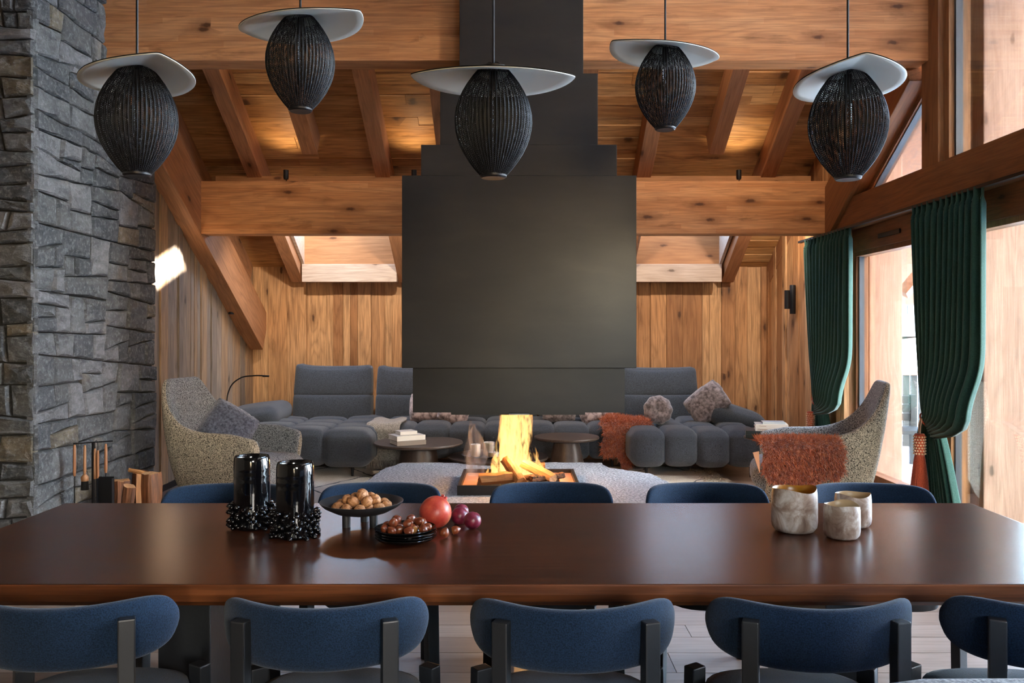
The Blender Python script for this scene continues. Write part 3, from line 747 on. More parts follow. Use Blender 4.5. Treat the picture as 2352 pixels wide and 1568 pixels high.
for a, b in zip(rings, rings[1:]):
    for i in range(n): bm.faces.new((a[i], a[(i+1) % n], b[(i+1) % n], b[i]))
bm.faces.new(rings[-1]); bm.faces.new(rings[0][::-1])
tag(obj('hearth_slab', bm, M['granite']), 'thick pale grey granite hearth slab with rough split edges', 'hearth')
ht = thing('fire_tray', 'low square black steel fire tray lined with pale firebrick on the granite slab', 'fire tray', (.005, 6.98, .22))
w_, dd = .475, .40
for nm, a in (('rim', (-w_, w_, -dd, -dd+.028)), ('rim', (-w_, w_, dd-.028, dd)), ('rim', (-w_, -w_+.028, -dd+.028, dd-.028)), ('rim', (w_-.028, w_, -dd+.028, dd-.028))):
    obj(nm, B(*a, 0, .075, .003), M['hood'], ht)
obj('tray_floor', B(-w_+.02, w_-.02, -dd+.02, dd-.02, 0, .012), M['black'], ht)
for a in ((-.447, -.15, -.372, -.27), (-.147, .147, -.372, -.27), (.15, .447, -.372, -.27), (-.447, -.15, .27, .372), (-.147, .147, .27, .372), (.15, .447, .27, .372), (-.447, -.34, -.266, 0), (-.447, -.34, .004, .266), (.34, .447, -.266, 0), (.34, .447, .004, .266)):
    obj('firebrick', B(*a, .012, .045, .003), M['fireclay'], ht)
for i in range(9):
    x = -.30+.075*i; obj('grate_bar', T([(x, -.255, .05), (x, .255, .05)], .006, 6), M['black'], ht)
def split_log(name, ln, r, mat, seed, bark=True):
    rnd = random.Random(seed); bm = bmesh.new(); k = 9; rings = []
    prof = [(r*rnd.uniform(.8, 1.05)*math.cos(a), r*rnd.uniform(.8, 1.05)*math.sin(a)) for a in [math.pi*i/(k-1) for i in range(k)]]+[(-r*.3, -r*.25), (r*.25, -r*.45)]
    for j in range(6):
        t = j/5; s_ = 1+rnd.uniform(-.07, .07)
        rings.append([bm.verts.new((p[0]*s_+rnd.uniform(-.003, .003), p[1]*s_+rnd.uniform(-.003, .003), t*ln+(rnd.uniform(-.008, .008) if j in (0, 5) else 0))) for p in prof])
    m = len(prof)
    for a, b in zip(rings, rings[1:]):
        for i in range(m):
            f = bm.faces.new((a[i], a[(i+1) % m], b[(i+1) % m], b[i])); f.material_index = 1 if (bark and i < k-1) else 0
    bm.faces.new(rings[0][::-1]); bm.faces.new(rings[-1])
    bmesh.ops.recalc_face_normals(bm, faces=bm.faces[:])
    me = mesh_of(bm, name); me.materials.append(mat); me.materials.append(M['bark']); return me
FL = (('split log lying at the left front of the fire', (.02, 6.74, .33), (-.30, 6.68, .31), .062, 'log'), ('split log leaning steeply against the fire, left of the flames', (.02, 6.66, .30), (-.10, 6.86, .44), .058, 'log'),
      ('split log leaning to the right of the flames', (.28, 6.74, .31), (.05, 6.92, .40), .058, 'log'), ('short log lying across the back of the fire', (-.2, 7.1, .32), (.22, 7.12, .34), .055, 'charred'),
      ('thin burning log at the right of the embers', (.10, 6.68, .31), (.36, 6.84, .32), .038, 'charred'), ('charred stick in the middle of the embers', (-.04, 6.78, .31), (.16, 6.70, .33), .03, 'charred'))
for i, (lb, a, b, r, mt) in enumerate(FL):
    a, b = Vector(a), Vector(b); d = b-a
    o = link_mesh('firewood', split_log('firewood', d.length, r, M[mt], 50+i, False)); o.location = a
    o.rotation_euler = d.to_track_quat('Z', 'Y').to_euler(); tag(o, lb, 'log', 'logs burning in the fire')
# flames
fr = thing('fire', 'tall bright yellow wood fire burning under the hood', 'fire', (-.045, 6.9, .27))
random.seed(12)
def tongue(x, y, h, r, tw, z0=0, lean=0):
    bm = bmesh.new(); nu, nv = 14, 22; ph = random.uniform(0, 6); ph2 = random.uniform(0, 6)
    def f(u, v):
        rr = r*(math.sin(math.pi*min(1, (v*.93+.07))**.62)**.8)*(1+.25*math.sin(3*u*2*math.pi+ph+v*5)+.45*noise.noise(Vector((math.cos(u*6.283)*.8, v*3.5, ph))))
        cx = x+lean*v+tw*math.sin(v*4.2+ph)*v; cy = y+tw*.6*math.cos(v*3.5+ph2)*v
        return (cx+rr*math.cos(2*math.pi*u), cy+rr*.6*math.sin(2*math.pi*u), z0+v*h)
    grid(bm, nu, nv, f, closed_u=True); bmesh.ops.remove_doubles(bm, verts=bm.verts, dist=.0005)
    o = obj('flame', bm, M['flame'], fr, smooth=True); o.visible_shadow = True; return o
for a in ((-.03, 0, .92, .060, .03), (.02, .02, .95, .055, .035), (.055, .0, .90, .045, .03, 0, .03), (-.06, .03, .90, .045, .03, 0, .02), (.0, -.03, .62, .07, .02), (-.02, -.02, .45, .085, .02), (.02, .03, .34, .10, .02), (-.01, .0, .98, .085, .03, 0, .0),
          (.0, .05, .94, .07, .03, .05, .10), (.04, .05, .90, .05, .03, .06, .14), (.13, .03, .34, .035, .03, .03), (.165, .0, .28, .03, .03, .02), (.20, .02, .22, .028, .03, .02), (-.13, -.02, .28, .035, .03), (-.16, 0, .16, .035, .02), (-.10, .02, .46, .03, .04, 0, .03),
          (-.09, .02, .80, .035, .05, 0, .03), (-.11, -.02, .55, .035, .05), (-.06, -.04, .70, .03, .05, 0, -.02), (.09, .0, .60, .035, .05, 0, .06), (.245, -.1, .16, .028, .015, .02), (.255, -.1, .11, .03, .01, .02), (-.19, .02, .12, .03, .01), (.10, -.06, .16, .04, .02)):
    tongue(*a)
for a in ((-.30, .1, .46, .085, .03, .03, -.03), (-.33, .12, .40, .06, .03, .06, .02)):
    o = tongue(*a); o.data.materials.clear(); o.data.materials.append(M['smoke']); o.name = 'smoke'; o['label'] = 'faint pale smoke wisp'
fl_ = bpy.data.lights.new('fire_glow', 'POINT'); fl_.energy = 26; fl_.color = (1, .48, .16); fl_.shadow_soft_size = .12
fo = bpy.data.objects.new('fire_glow', fl_); C.objects.link(fo); fo.location = (0, 6.9, .62)

# ================================================================== SOFAS
def tufted(name, x0, x1, y0, y1, nx, ny, z0, z1, parent, mat=None):
    bm = bmesh.new(); cw, cd = (x1-x0)/nx, (y1-y0)/ny
    for i in range(nx):
        for j in range(ny):
            dz = .012*math.sin(i*2.1+j*1.3)
            front = j == 0
            rbox(bm, (x0+(i+.5)*cw, y0+(j+.5)*cd, (z0+z1)/2+dz*.5), (cw*1.13, cd*1.10, (z1-z0)), min(.085, cw*.26) if not front else .09, 8, (.012, .02, .03))
    return obj(name, bm, mat or M['sofa'], parent, smooth=True)
def backrest(x0, x1, parent, base, lean=.12, dy=0, ztop=1.04):
    """lower cushion and folded upper cushion with a pointed upper corner"""
    wd = x1-x0; cx = (x0+x1)/2-base.x; yb = 9.98-base.y+dy
    def lo(q): return Vector((q.x, q.y+q.z*.16, q.z))
    bm = bmesh.new(); rbox(bm, (cx, yb, .585), (wd-.01, .24, .36), .06, 12, (.005, .03, .01), lo)
    a = obj('lower_backrest', bm, M['sofa'], parent, smooth=True)
    def up(q):
        k = (q.z+.17)/.34; c = abs(q.x)/(wd/2)
        return Vector((q.x*(1-.03*k), q.y+q.z*.22, q.z+(.050 if q.x < 0 else .022)*max(0, k)*(c**5)-.010*k*(1-c)))
    hh = ztop-.73
    bm = bmesh.new(); rbox(bm, (cx, yb+.05, .725+hh/2), (wd-.012, .20, hh+.04), .05, 12, (.005, .03, .012), up)
    return obj('upper_backrest', bm, M['sofa'], parent, smooth=True)
def slegs(parent, pts):
    for x, y in pts:
        obj('leg', L([(.0, 0), (.011, 0), (.02, .14), (0, .14)], 10, cx=x, cy=y), M['black'], parent)
def base_frame(parent, x0, x1, y0, y1): obj('base', B(x0, x1, y0, y1, .125, .17, .01), M['black'], parent)
s1 = thing('modular_sofa', 'left end of the charcoal tufted sofa with a deep chaise seat and low arm', 'sofa', (-2.18, 8.6, 0), 0, 'charcoal modular sofa')
b = s1.location
tufted('seat', -2.85-b.x, -1.51-b.x, 8.56-b.y, 10.05-b.y, 3, 4, .13, .475, s1); base_frame(s1, -.62, .62, .1, 1.4)
backrest(-2.62, -1.70, s1, b, ztop=1.05)
bm = bmesh.new(); rbox(bm, (-2.93-b.x, 9.62-b.y, .52), (.62, .80, .26), .12, 8, (0, .02, .02), lambda q: Vector((q.x, q.y, q.z+q.x*.12-max(0, -q.y)*.05)))
obj('armrest', bm, M['sofa'], s1, smooth=True)
slegs(s1, ((-.58, .12), (.50, .06), (-.58, 1.35), (.58, 1.35)))
s2 = thing('modular_sofa', 'middle of the charcoal tufted sofa, seen under the black hood', 'sofa', (-.18, 9.2, 0), 0, 'charcoal modular sofa')
b = s2.location
tufted('seat', -1.48-b.x, 1.13-b.x, 9.08-b.y, 10.0-b.y, 7, 2, .13, .47, s2); base_frame(s2, -1.25, 1.25, .1, .8)
backrest(-1.66, -.72, s2, b, ztop=1.03); backrest(-.70, .22, s2, b, ztop=1.03); backrest(.24, 1.15, s2, b, ztop=1.03)
slegs(s2, ((-1.2, .05), (0, .05), (1.2, .05)))
s3 = thing('modular_sofa', 'right end of the charcoal tufted sofa with a deep four-column chaise seat', 'sofa', (1.80, 8.6, 0), 0, 'charcoal modular sofa')
b = s3.location
tufted('seat', 1.15-b.x, 2.44-b.x, 8.54-b.y, 10.0-b.y, 4, 3, .13, .475, s3); base_frame(s3, -.6, .6, .1, 1.3)
backrest(1.18, 2.10, s3, b, ztop=1.03)
bm = bmesh.new(); rbox(bm, (2.38-b.x, 9.55-b.y, .52), (.66, .78, .26), .12, 8, (0, .02, .02), lambda q: Vector((q.x, q.y, q.z-q.x*.30)))
obj('armrest', bm, M['sofa'], s3, smooth=True)
slegs(s3, ((-.50, .06), (.56, .06), (-.58, 1.3), (.58, 1.3)))

def pillow(w_, h_, t_, n=16):
    bm = bmesh.new()
    def f(u, v, sgn):
        a, b_ = 2*u-1, 2*v-1; x = a*math.sqrt(1-.22*b_*b_); y = b_*math.sqrt(1-.22*a*a)
        x *= 1-.05*(1-b_*b_); y *= 1-.05*(1-a*a)
        e = max(0, (1-a**4)*(1-b_**4)); return (x*w_/2*1.06, y*h_/2*1.06, sgn*t_/2*e**.55+.005*noise.noise(Vector((u*5, v*5, sgn+w_*9))))
    for sgn in (1, -1): grid(bm, n, n, lambda u, v: f(u, v, sgn))
    bmesh.ops.remove_doubles(bm, verts=bm.verts, dist=.0008); bmesh.ops.recalc_face_normals(bm, faces=bm.faces[:])
    return bm
def put_pillow(name, lab, wht, loc, rot, mat, group=None):
    return tag(subsurf(obj(name, pillow(*wht), M[mat], None, loc, rot, smooth=True)), lab, 'cushion', group)
g = 'plush cushions on the sofa behind the fire'
put_pillow('plush_cushion', 'mottled pinkish plush cushion under the left end of the hood', (.36, .34, .16), (-1.04, 9.60, .62), (R(68), 0, R(4)), 'plush_pink', g)
put_pillow('plush_cushion', 'mottled plush cushion second from the left under the hood, tilted', (.34, .34, .16), (-.70, 9.52, .60), (R(62), R(20), R(-6)), 'plush_pink', g)
put_pillow('plush_cushion', 'grey plush cushion right of the flames on the sofa', (.38, .34, .16), (.46, 9.60, .62), (R(68), 0, R(-3)), 'plush_brown', g)
put_pillow('plush_cushion', 'marbled plush cushion under the right end of the hood', (.38, .34, .17), (.86, 9.54, .61), (R(64), R(-12), R(8)), 'plush_pink', g)
put_pillow('plush_cushion', 'taupe plush cushion leaning on the right arm of the sofa', (.46, .36, .17), (2.06, 9.30, .70), (R(78), R(-40), R(-20)), 'plush_brown')
# round cushion pinched in its middle
bm = bmesh.new(); R0 = .155
def rc(u, v):
    a = 2*math.pi*u; ph = math.pi*(v-.5); r = R0*math.cos(ph)**.75 if abs(ph) < math.pi/2-1e-4 else 0
    d = .085*math.copysign(abs(math.sin(ph))**.8, ph)
    k = max(0, 1-r/(R0*.62)); pl = 1+.035*math.cos(9*a)*(1-k)
    return (r*pl*math.cos(a), d*(1-.75*k*k), r*pl*math.sin(a))
grid(bm, 36, 20, rc, closed_u=True); bmesh.ops.remove_doubles(bm, verts=bm.verts, dist=.0008); bmesh.ops.recalc_face_normals(bm, faces=bm.faces[:])
tag(obj('round_cushion', bm, M['plush_brown'], None, (1.50, 9.15, .635), (R(-14), 0, R(6)), smooth=True), 'round taupe plush cushion pinched in the middle on the right chaise', 'cushion')

# throw with fringe hanging over the front of the middle seat
tb = thing('wool_throw', 'grey beige fringed wool throw hanging over the sofa front by the left coffee table', 'throw', (-1.42, 9.0, .5))
def thr(u, v):
    x = (u-.5)*.36+.015*math.sin(v*7)
    L_ = v*.98
    wob = .008*noise.noise(Vector((u*6, v*9, 0)))
    if L_ < .45: return (x-.0, .52-L_+wob, -.002+.012*math.sin(u*9))
    if L_ < .55: a = (L_-.45)/.10*math.pi/2; return (x, .07-.06*math.sin(a)+wob, -.002-.06*(1-math.cos(a)))
    return (x+.02*math.sin(u*8)*(L_-.55), .008+wob-.02, -.062-(L_-.55)*.75)
bm = bmesh.new(); grid(bm, 22, 40, thr); o = obj('cloth', bm, M['grey_throw'], tb, smooth=True)
md = o.modifiers.new('th', 'SOLIDIFY'); md.thickness = .014
bm = bmesh.new(); random.seed(2)
for i in range(60):
    x = (i/59-.5)*.36+.02*math.sin(i/59*8)*.4
    tube(bm, [(x, -.012, -.37), (x+random.uniform(-.006, .006), -.02, -.42), (x+random.uniform(-.012, .012), -.018, -.47)], .003, 4)
obj('fringe', bm, M['grey_throw'], tb)['kind'] = 'stuff'

# sheepskins: hide + curly tufts
def fur(name, surf, inside, n_, ln, parent, seed, wd=.0035, droop=.5):
    rnd = random.Random(seed); V, F = [], []; e = 1e-3; cnt = 0
    while cnt < n_:
        u, v = rnd.random(), rnd.random()
        if not inside(u, v): continue
        cnt += 1; p = Vector(surf(u, v)); nrm = (Vector(surf(u+e, v))-p).cross(Vector(surf(u, v+e))-p).normalized()*-1
        l = ln*rnd.uniform(.6, 1.25); d = (nrm+Vector((rnd.gauss(0, .42), rnd.gauss(0, .42), rnd.gauss(0, .42)-.15))).normalized()
        side = d.cross(Vector((rnd.gauss(0, 1), rnd.gauss(0, 1), rnd.gauss(0, 1)))).normalized(); q = p.copy(); b0 = len(V); k = 4; c1 = Vector((rnd.gauss(0, .3), rnd.gauss(0, .3), -droop))
        for j in range(k+1):
            wj = wd*(1-j/k*.85); V += [q-side*wj, q+side*wj]; q = q+d*(l/k); d = (d+c1*.35).normalized()
        for j in range(k): F.append((b0+2*j, b0+2*j+1, b0+2*j+3, b0+2*j+2))
    me = bpy.data.meshes.new(name); me.from_pydata([tuple(v) for v in V], [], F)
    o = link_mesh(name, me, M['orange_fur'], parent); o['kind'] = 'stuff'; return o
def blob(seed, amp=.16):
    def f(u, v):
        a = math.atan2(v-.5, u-.5); r = math.hypot(u-.5, v-.5)
        return r < .44+amp*noise.noise(Vector((math.cos(a)*1.6, math.sin(a)*1.6, seed)))
    return f
def skin(parent, surf, inside, n=26, mat='orange_fur'):
    bm = bmesh.new(); V = {}
    for i in range(n):
        for j in range(n):
            u, v = i/(n-1), j/(n-1)
            if inside(.5+(u-.5)*.97, .5+(v-.5)*.97): V[i, j] = bm.verts.new(surf(u, v))
    for (i, j) in V:
        if all(k in V for k in ((i+1, j), (i, j+1), (i+1, j+1))): bm.faces.new((V[i, j], V[i+1, j], V[i+1, j+1], V[i, j+1]))
    o = obj('hide', bm, M[mat], parent, smooth=True); md = o.modifiers.new('th', 'SOLIDIFY'); md.thickness = .01; return o
sk = thing('sheepskin', 'curly rust orange sheepskin draped over the sofa front left of the right chaise', 'sheepskin', (1.13, 9.05, .5))
def ss(u, v):
    x = (u-.5)*.62-(v-.5)*.10; l = v*1.0
    if l < .42: return (x, .36-l, .012+.02*math.sin(u*7)+.012)
    if l < .54: a = (l-.42)/.12*math.pi/2; return (x, -.06-.07*math.sin(a), .02-.07*(1-math.cos(a)))
    return (x+(u-.5)*(-.25)*(l-.5)+.04*(l-.5), -.14-.02*math.sin(u*9), -.05-(l-.54)*.98)
ins = blob(3, .2); skin(sk, ss, ins); fur('fleece', ss, ins, 10000, .055, sk, 1, .0045)

# ================================================================== COFFEE TABLES
def coffee(label, loc, r, h, tr, br, cat='coffee table'):
    t = thing('coffee_table', label, cat, loc, 0, 'round dark coffee tables')
    obj('tabletop', L([(0, h-.03), (r-.02, h-.03), (r-.004, h-.022), (r, h-.010), (r-.004, h), (0, h)], 64), M['smoked_oak'], t, auto=40)
    obj('pedestal', L([(0, 0), (br, 0), (br, .01), (tr, h-.03), (0, h-.03)], 40), M['smoked_oak'], t, auto=40)
    return t
coffee('round dark oak coffee table at the left holding three books', (-1.01, 8.66, 0), .45, .36, .17, .23)
coffee('low round dark coffee table behind the fire holding candles in glass', (-.20, 8.50, 0), .50, .24, .15, .2)
coffee('small tall round dark table right of the flames with a cone foot', (.49, 8.62, 0), .33, .42, .12, .21)
def book(label, loc, rz, wd, dp, th, cov, group, cat='book', spine=None):
    """spine along -Y, page block towards +X/-X ends"""
    t = thing('book', label, cat, loc, rz, group)
    bm = bmesh.new(); box(bm, -wd/2, wd/2, -dp/2, dp/2, 0, .004, .0008); box(bm, -wd/2, wd/2, -dp/2, dp/2, th-.004, th, .0008); box(bm, -wd/2, wd/2, -dp/2, -dp/2+.005, .003, th-.003)
    obj('cover', bm, M[cov], t); obj('pages', B(-wd/2+.005, wd/2-.005, -dp/2+.004, dp/2-.006, .004, th-.004), M['paper'], t)
    if spine:
        txt, size, mat, offx = spine
        cu = bpy.data.curves.new('lettering', 'FONT'); cu.body = txt; cu.size = size; cu.align_x = 'CENTER'; cu.align_y = 'CENTER'; cu.extrude = .0004
        to = bpy.data.objects.new('lettering', cu); C.objects.link(to); dg = bpy.context.evaluated_depsgraph_get(); me = bpy.data.meshes.new_from_object(to.evaluated_get(dg)); bpy.data.objects.remove(to)
        link_mesh('lettering', me, M[mat], t, (offx, -dp/2-.0006, th/2), (R(90), 0, 0))
    return t
g = 'books on the left coffee table'
bz = .36
book('wide taupe book at the bottom of the pile on the left coffee table', (-1.10, 8.50, bz), R(27), .30, .24, .045, 'cover_brown', g)
book('wide cream book in the middle of the pile on the left coffee table', (-1.11, 8.50, bz+.046), R(30), .30, .24, .048, 'cover_white', g)
book('small cream book on top of the pile on the left coffee table', (-1.12, 8.52, bz+.095), R(30), .18, .15, .035, 'cover_white', g)
# candles in glass jars on the low table
def candle(label, x, y, z, r, h, jar_h):
    t = thing('candle', label, 'candle', (x, y, z), 0, 'candles on the low coffee table')
    obj('wax', L([(0, 0), (r*.86, 0), (r*.88, h-.004), (r*.80, h), (r*.3, h-.006), (0, h-.006)], 24), M['wax'], t, auto=40)
    obj('wick', T([(0, 0, h-.008), (.001, 0, h+.014)], .0015, 6), M['black'], t)
    if jar_h: obj('glass_jar', L([(0, -.0), (r*.98, 0), (r, .004), (r, jar_h), (r*.96, jar_h), (r*.96, .006), (0, .006)], 32), M['jar_glass'], t, auto=40)
dishp = thing('candle_dish', 'shallow dark dish under the candles on the low table', 'dish', (-.32, 8.42, .24))
obj('dish', L([(0, 0), (.12, 0), (.24, .03), (.235, .034), (.11, .008), (0, .008)], 40), M['matte_dish'], dishp, auto=40)
candle('broad white candle at the left of the low table dish', -.42, 8.42, .249, .055, .12, 0)
candle('tall white candle in a glass jar at the back of the low dish', -.29, 8.50, .249, .065, .13, .17)
candle('white candle in a clear glass jar nearest the flames', -.24, 8.36, .249, .060, .05, .13)

# side table with books beside the right armchair
t = thing('side_table', 'small dark side table hidden behind the right armchair', 'side table', (2.33, 7.95, 0))
obj('tabletop', L([(0, .482), (.22, .482), (.225, .492), (.22, .502), (0, .502)], 48), M['smoked_oak'], t, auto=40)
obj('stem', L([(0, .02), (.02, .02), (.02, .482), (0, .482)], 16), M['black'], t); obj('foot', L([(0, 0), (.17, 0), (.17, .015), (0, .025)], 40), M['black'], t)
g = 'books on the side table'
book('large black art book with pale lettering at the bottom of the pile by the armchair', (2.31, 7.93, .502), R(-14), .38, .28, .030, 'cover_dark', g)
book('large black art book with pale lettering second from the bottom by the armchair', (2.31, 7.93, .5325), R(-14), .38, .28, .036, 'cover_dark', g, spine=('DYNASTIE', .026, 'ink', .0))
book('thick cream book lying third in the pile by the armchair', (2.34, 7.90, .569), R(-12), .29, .23, .030, 'cover_white', g, spine=('Campagne', .020, 'ink_brown', -.08))
book('thick cream book lying fourth in the pile by the armchair', (2.34, 7.90, .5995), R(-12), .29, .23, .030, 'cover_white', g, spine=('Cuisine', .020, 'ink_brown', -.08))
book('thin pale grey book on top of the pile by the armchair', (2.36, 7.90, .630), R(-10), .20, .16, .018, 'cover_grey', g)

# ================================================================== ARMCHAIRS
def armchair(label, loc, rz, mat, mat_in, mirror=1):
    """open to +X; near side at -Y"""
    t = thing('armchair', label, 'armchair', loc, rz, None)
    def plan(s_):                                     # s in -1..1 around the U
        a = s_*math.pi*.5
        if abs(s_) > .52:
            k = (abs(s_)-.52)/.48; x = -.12+k*.56; y = math.copysign(.41-.03*k, s_); return x, y
        a = s_/.52*math.pi/2; return -.12-.33*max(0, math.cos(a))**.5, .41*math.copysign(abs(math.sin(a))**.62, a)
    def top(x):
        return .69+.41*math.exp(-max(0, x+.43)/.10)-.05*max(0, (x-.2))/.24
    nS = 41; bm = bmesh.new(); prof = []
    for i in range(nS):
        s_ = -1+2*i/(nS-1); x, y = plan(s_); zt = top(x); th = .075; ring = []
        ln = math.hypot(x-.05, y); nx, ny = (x+.02)/math.hypot(x+.02, y), y/math.hypot(x+.02, y)
        if abs(s_) > .52: nx, ny = 0, math.copysign(1, s_)
        k = max(0, (zt-.6)/.5)
        def pt(z, off, nx=nx, ny=ny, x=x, y=y, k=k):
            f = (z-.10)/.5; sh = 1-.30*(1-min(1, f))**1.7
            lean = -.10*max(0, z-.42)*min(1, k*1.6+.0)
            nar = 1-.10*max(0, (z-.6)/.5)
            return ((x*sh if x < 0 else x*(1-.12*(1-min(1, f))))-nx*off+lean*1.2, (y*sh*nar-ny*off), z)
        zs = [.10, .16, .26, .38, .50*zt+.5*.38, zt-.035]
        for z in zs: ring.append(pt(z, 0))
        ring.append(pt(zt-.008, .010)); ring.append(pt(zt, th*.5)); ring.append(pt(zt-.008, th-.010))
        for z in (zt-.04, (zt+.40)/2, .40, .30): ring.append(pt(z, th))
        prof.append([bm.verts.new(p) for p in ring])
    m = len(prof[0])
    for a, b in zip(prof, prof[1:]):
        for j in range(m-1):
            f = bm.faces.new((a[j], b[j], b[j+1], a[j+1])); f.material_index = 1 if j >= 7 else 0
    for e in (prof[0], prof[-1]): bm.faces.new(e)
    bm.faces.new([r[0] for r in prof])
    bmesh.ops.recalc_face_normals(bm, faces=bm.faces[:])
    me = mesh_of(bm, 'shell', True); me.materials.append(M[mat]); me.materials.append(M[mat_in])
    subsurf(link_mesh('shell', me, None, t))
    bm = bmesh.new(); tubep = []
    for i in range(nS):
        v = prof  # piping follows the rim
    bm.free()
    bm = bmesh.new(); rbox(bm, (.10, 0, .36), (.78, .66, .20), .09, 10, (.02, .01, .03)); obj('seat_cushion', bm, M[mat_in], t, smooth=True)
    obj('base', L([(0, 0), (.27, 0), (.27, .012), (.05, .03), (.04, .12), (0, .12)], 40), M['black'], t, auto=40)
    return t
ac1 = armchair('black and cream boucle armchair by the left wall, a plush cushion in it', (-2.33, 7.0, 0), R(-14), 'boucle', 'boucle_in')
put_pillow('plush_cushion', 'blue grey plush cushion leaning in the left armchair', (.40, .34, .17), (-2.32, 6.84, .72), (R(74), R(32), R(8)), 'plush')
ac2 = armchair('cream and black boucle armchair at the right in front of the glass door', (2.36, 6.75, 0), R(166), 'boucle', 'boucle_in')
sk2 = thing('sheepskin', 'curly rust orange sheepskin thrown over the arm of the right armchair', 'sheepskin', (2.09, 6.31, .635))
def s2f(u, v):
    x = (u-.5)*.64; l = v*.66
    if l < .16: return (x, .13-l*.9, .032-(abs(u-.5)*.02))
    if l < .24: a = (l-.16)/.08*math.pi/2; return (x, -.014-.045*math.sin(a), .032-.05*(1-math.cos(a)))
    return (x+.02*math.sin(v*6), -.062+.07*(l-.24)-.01*math.sin(u*8), -.018-(l-.24)*.98)
ins2 = lambda u, v: (v < .80+.22*noise.noise(Vector((u*3.2, 0, 5)))-.55*max(0, .42-u)-.5*max(0, u-.72)) and .03+.05*noise.noise(Vector((v*6, 2, 1))) < u < .97-.06*v+.06*noise.noise(Vector((v*6, 7, 1)))
skin(sk2, s2f, ins2); fur('fleece', s2f, ins2, 14000, .055, sk2, 7, .0042)
bm = bmesh.new(); prism(bm, [(-.385, -.03), (-.34, -.02), (-.335, -.18)], -.115, -.105, 'y'); obj('hide_flap', bm, M['hide'], sk2)['label'] = 'turned-up corner showing the tan leather side'

# reading lamp
rl = thing('reading_lamp', 'thin black arc reading lamp behind the left armchair', 'floor lamp', (-2.72, 7.95, 0))
obj('base', L([(0, 0), (.12, 0), (.12, .012), (0, .018)], 32), M['black'], rl)
pts = bez([(0, 0, .01), (0, 0, .7), (.03, 0, .94), (.13, 0, 1.045), (.26, 0, 1.068), (.36, 0, 1.067)], 10)
obj('pole', T(pts, .0065, 8), M['black'], rl, smooth=True)
obj('lamp_head', (lambda b: (box(b, .34, .40, -.012, .012, 1.056, 1.072, .004), b)[1])(bmesh.new()), M['black'], rl)

# rug
rg = thing('berber_rug', 'cream berber rug with thin black diamond lines and a shaggy fringe', 'rug', (-.2, 7.3, 0))
bm = bmesh.new(); grid(bm, 90, 70, lambda u, v: ((u-.5)*4.3+.015*noise.noise(Vector((0, v*20, 0))), (v-.5)*4.0+.015*noise.noise(Vector((u*20, 3, 0))), .012+.004*noise.noise(Vector((u*30, v*30, 0)))))
o = obj('pile', bm, M['rug'], rg, smooth=True); md = o.modifiers.new('th', 'SOLIDIFY'); md.thickness = .010; md.offset = -1
rnd = random.Random(5); V, F = [], []
for i in range(2600):
    sd_ = 1 if i % 2 else -1; y_ = rnd.uniform(-2.0, 2.0); x_ = sd_*(2.12+rnd.uniform(-.12, .08)); l = rnd.uniform(.05, .12); a = rnd.gauss(0, .6)+(0 if sd_ > 0 else math.pi)
    p = Vector((x_, y_, .012)); q = p+Vector((math.cos(a)*l*.5, math.sin(a)*l*.5, .02)); r_ = p+Vector((math.cos(a)*l, math.sin(a)*l, .004)); n_ = Vector((-math.sin(a), math.cos(a), 0))*.004
    b0 = len(V); V += [p-n_, p+n_, q-n_, q+n_, r_-n_*.5, r_+n_*.5]; F += [(b0, b0+1, b0+3, b0+2), (b0+2, b0+3, b0+5, b0+4)]
me = bpy.data.meshes.new('fringe'); me.from_pydata([tuple(v) for v in V], [], F); link_mesh('fringe', me, M['rug_fringe'], rg)['kind'] = 'stuff'

# fire tools on their stand
ft = thing('fire_tool_stand', 'black iron fire tool stand in front of the stone pillar', 'tool stand', (-2.90, 5.82, 0))
obj('base', B(-.16, .16, -.07, .07, 0, .012, .003), M['black'], ft); obj('post', B(-.006, .006, -.006, .006, .01, .73), M['black'], ft)
obj('crossbar', T([(-.125, -.015, .722), (.13, .015, .737)], .005, 6), M['black'], ft)
def tool(name, lab, dx, ztop, hl, extra):
    t = thing(name, lab, 'fire tool', (-2.90+dx, 5.80, 0), 0, 'fire tools on the stand')
    obj('handle', L([(0, ztop-hl), (.008, ztop-hl+.004), (.0105, ztop-hl+.03), (.0095, ztop-.03), (.006, ztop), (0, ztop)], 12), M['handle_wood'], t, smooth=True)
    extra(t); return t
rod = lambda t, z0, z1, x=0: obj('rod', T([(x, 0, z0), (x, 0, z1)], .0035, 6), M['black'], t)
tool('poker', 'fire poker with a turned wooden handle, leftmost on the stand', -.115, .715, .215, lambda t: rod(t, .06, .51))
def brush(t):
    obj('ferrule', L([(0, .46), (.024, .47), (.026, .495), (.011, .515), (0, .52)], 16), M['handle_wood'], t, smooth=True)
    obj('bristles', L([(0, .41), (.026, .41), (.022, .472), (0, .472)], 16), M['brush'], t)
tool('hearth_brush', 'hearth brush with a wooden handle and dark bristles on the stand', -.045, .712, .20, brush)
tg = thing('fire_tongs', 'fire tongs with two wooden handles joined by a wire loop on the stand', 'fire tool', (-2.90+.033, 5.80, 0), 0, 'fire tools on the stand')
for dx, dz in ((-.009, 0), (.011, -.012)):
    obj('handle', L([(0, .48+dz), (.008, .484+dz), (.0095, .52+dz), (.0085, .67+dz), (.006, .69+dz), (0, .69+dz)], 12, cx=dx), M['handle_wood'], tg, smooth=True); rod(tg, .05, .485+dz, dx)
obj('loop', T(bez([(-.009, 0, .685), (-.010, 0, .73), (0, 0, .742), (.010, 0, .73), (.011, 0, .675)], 6), .0028, 6), M['black'], tg)
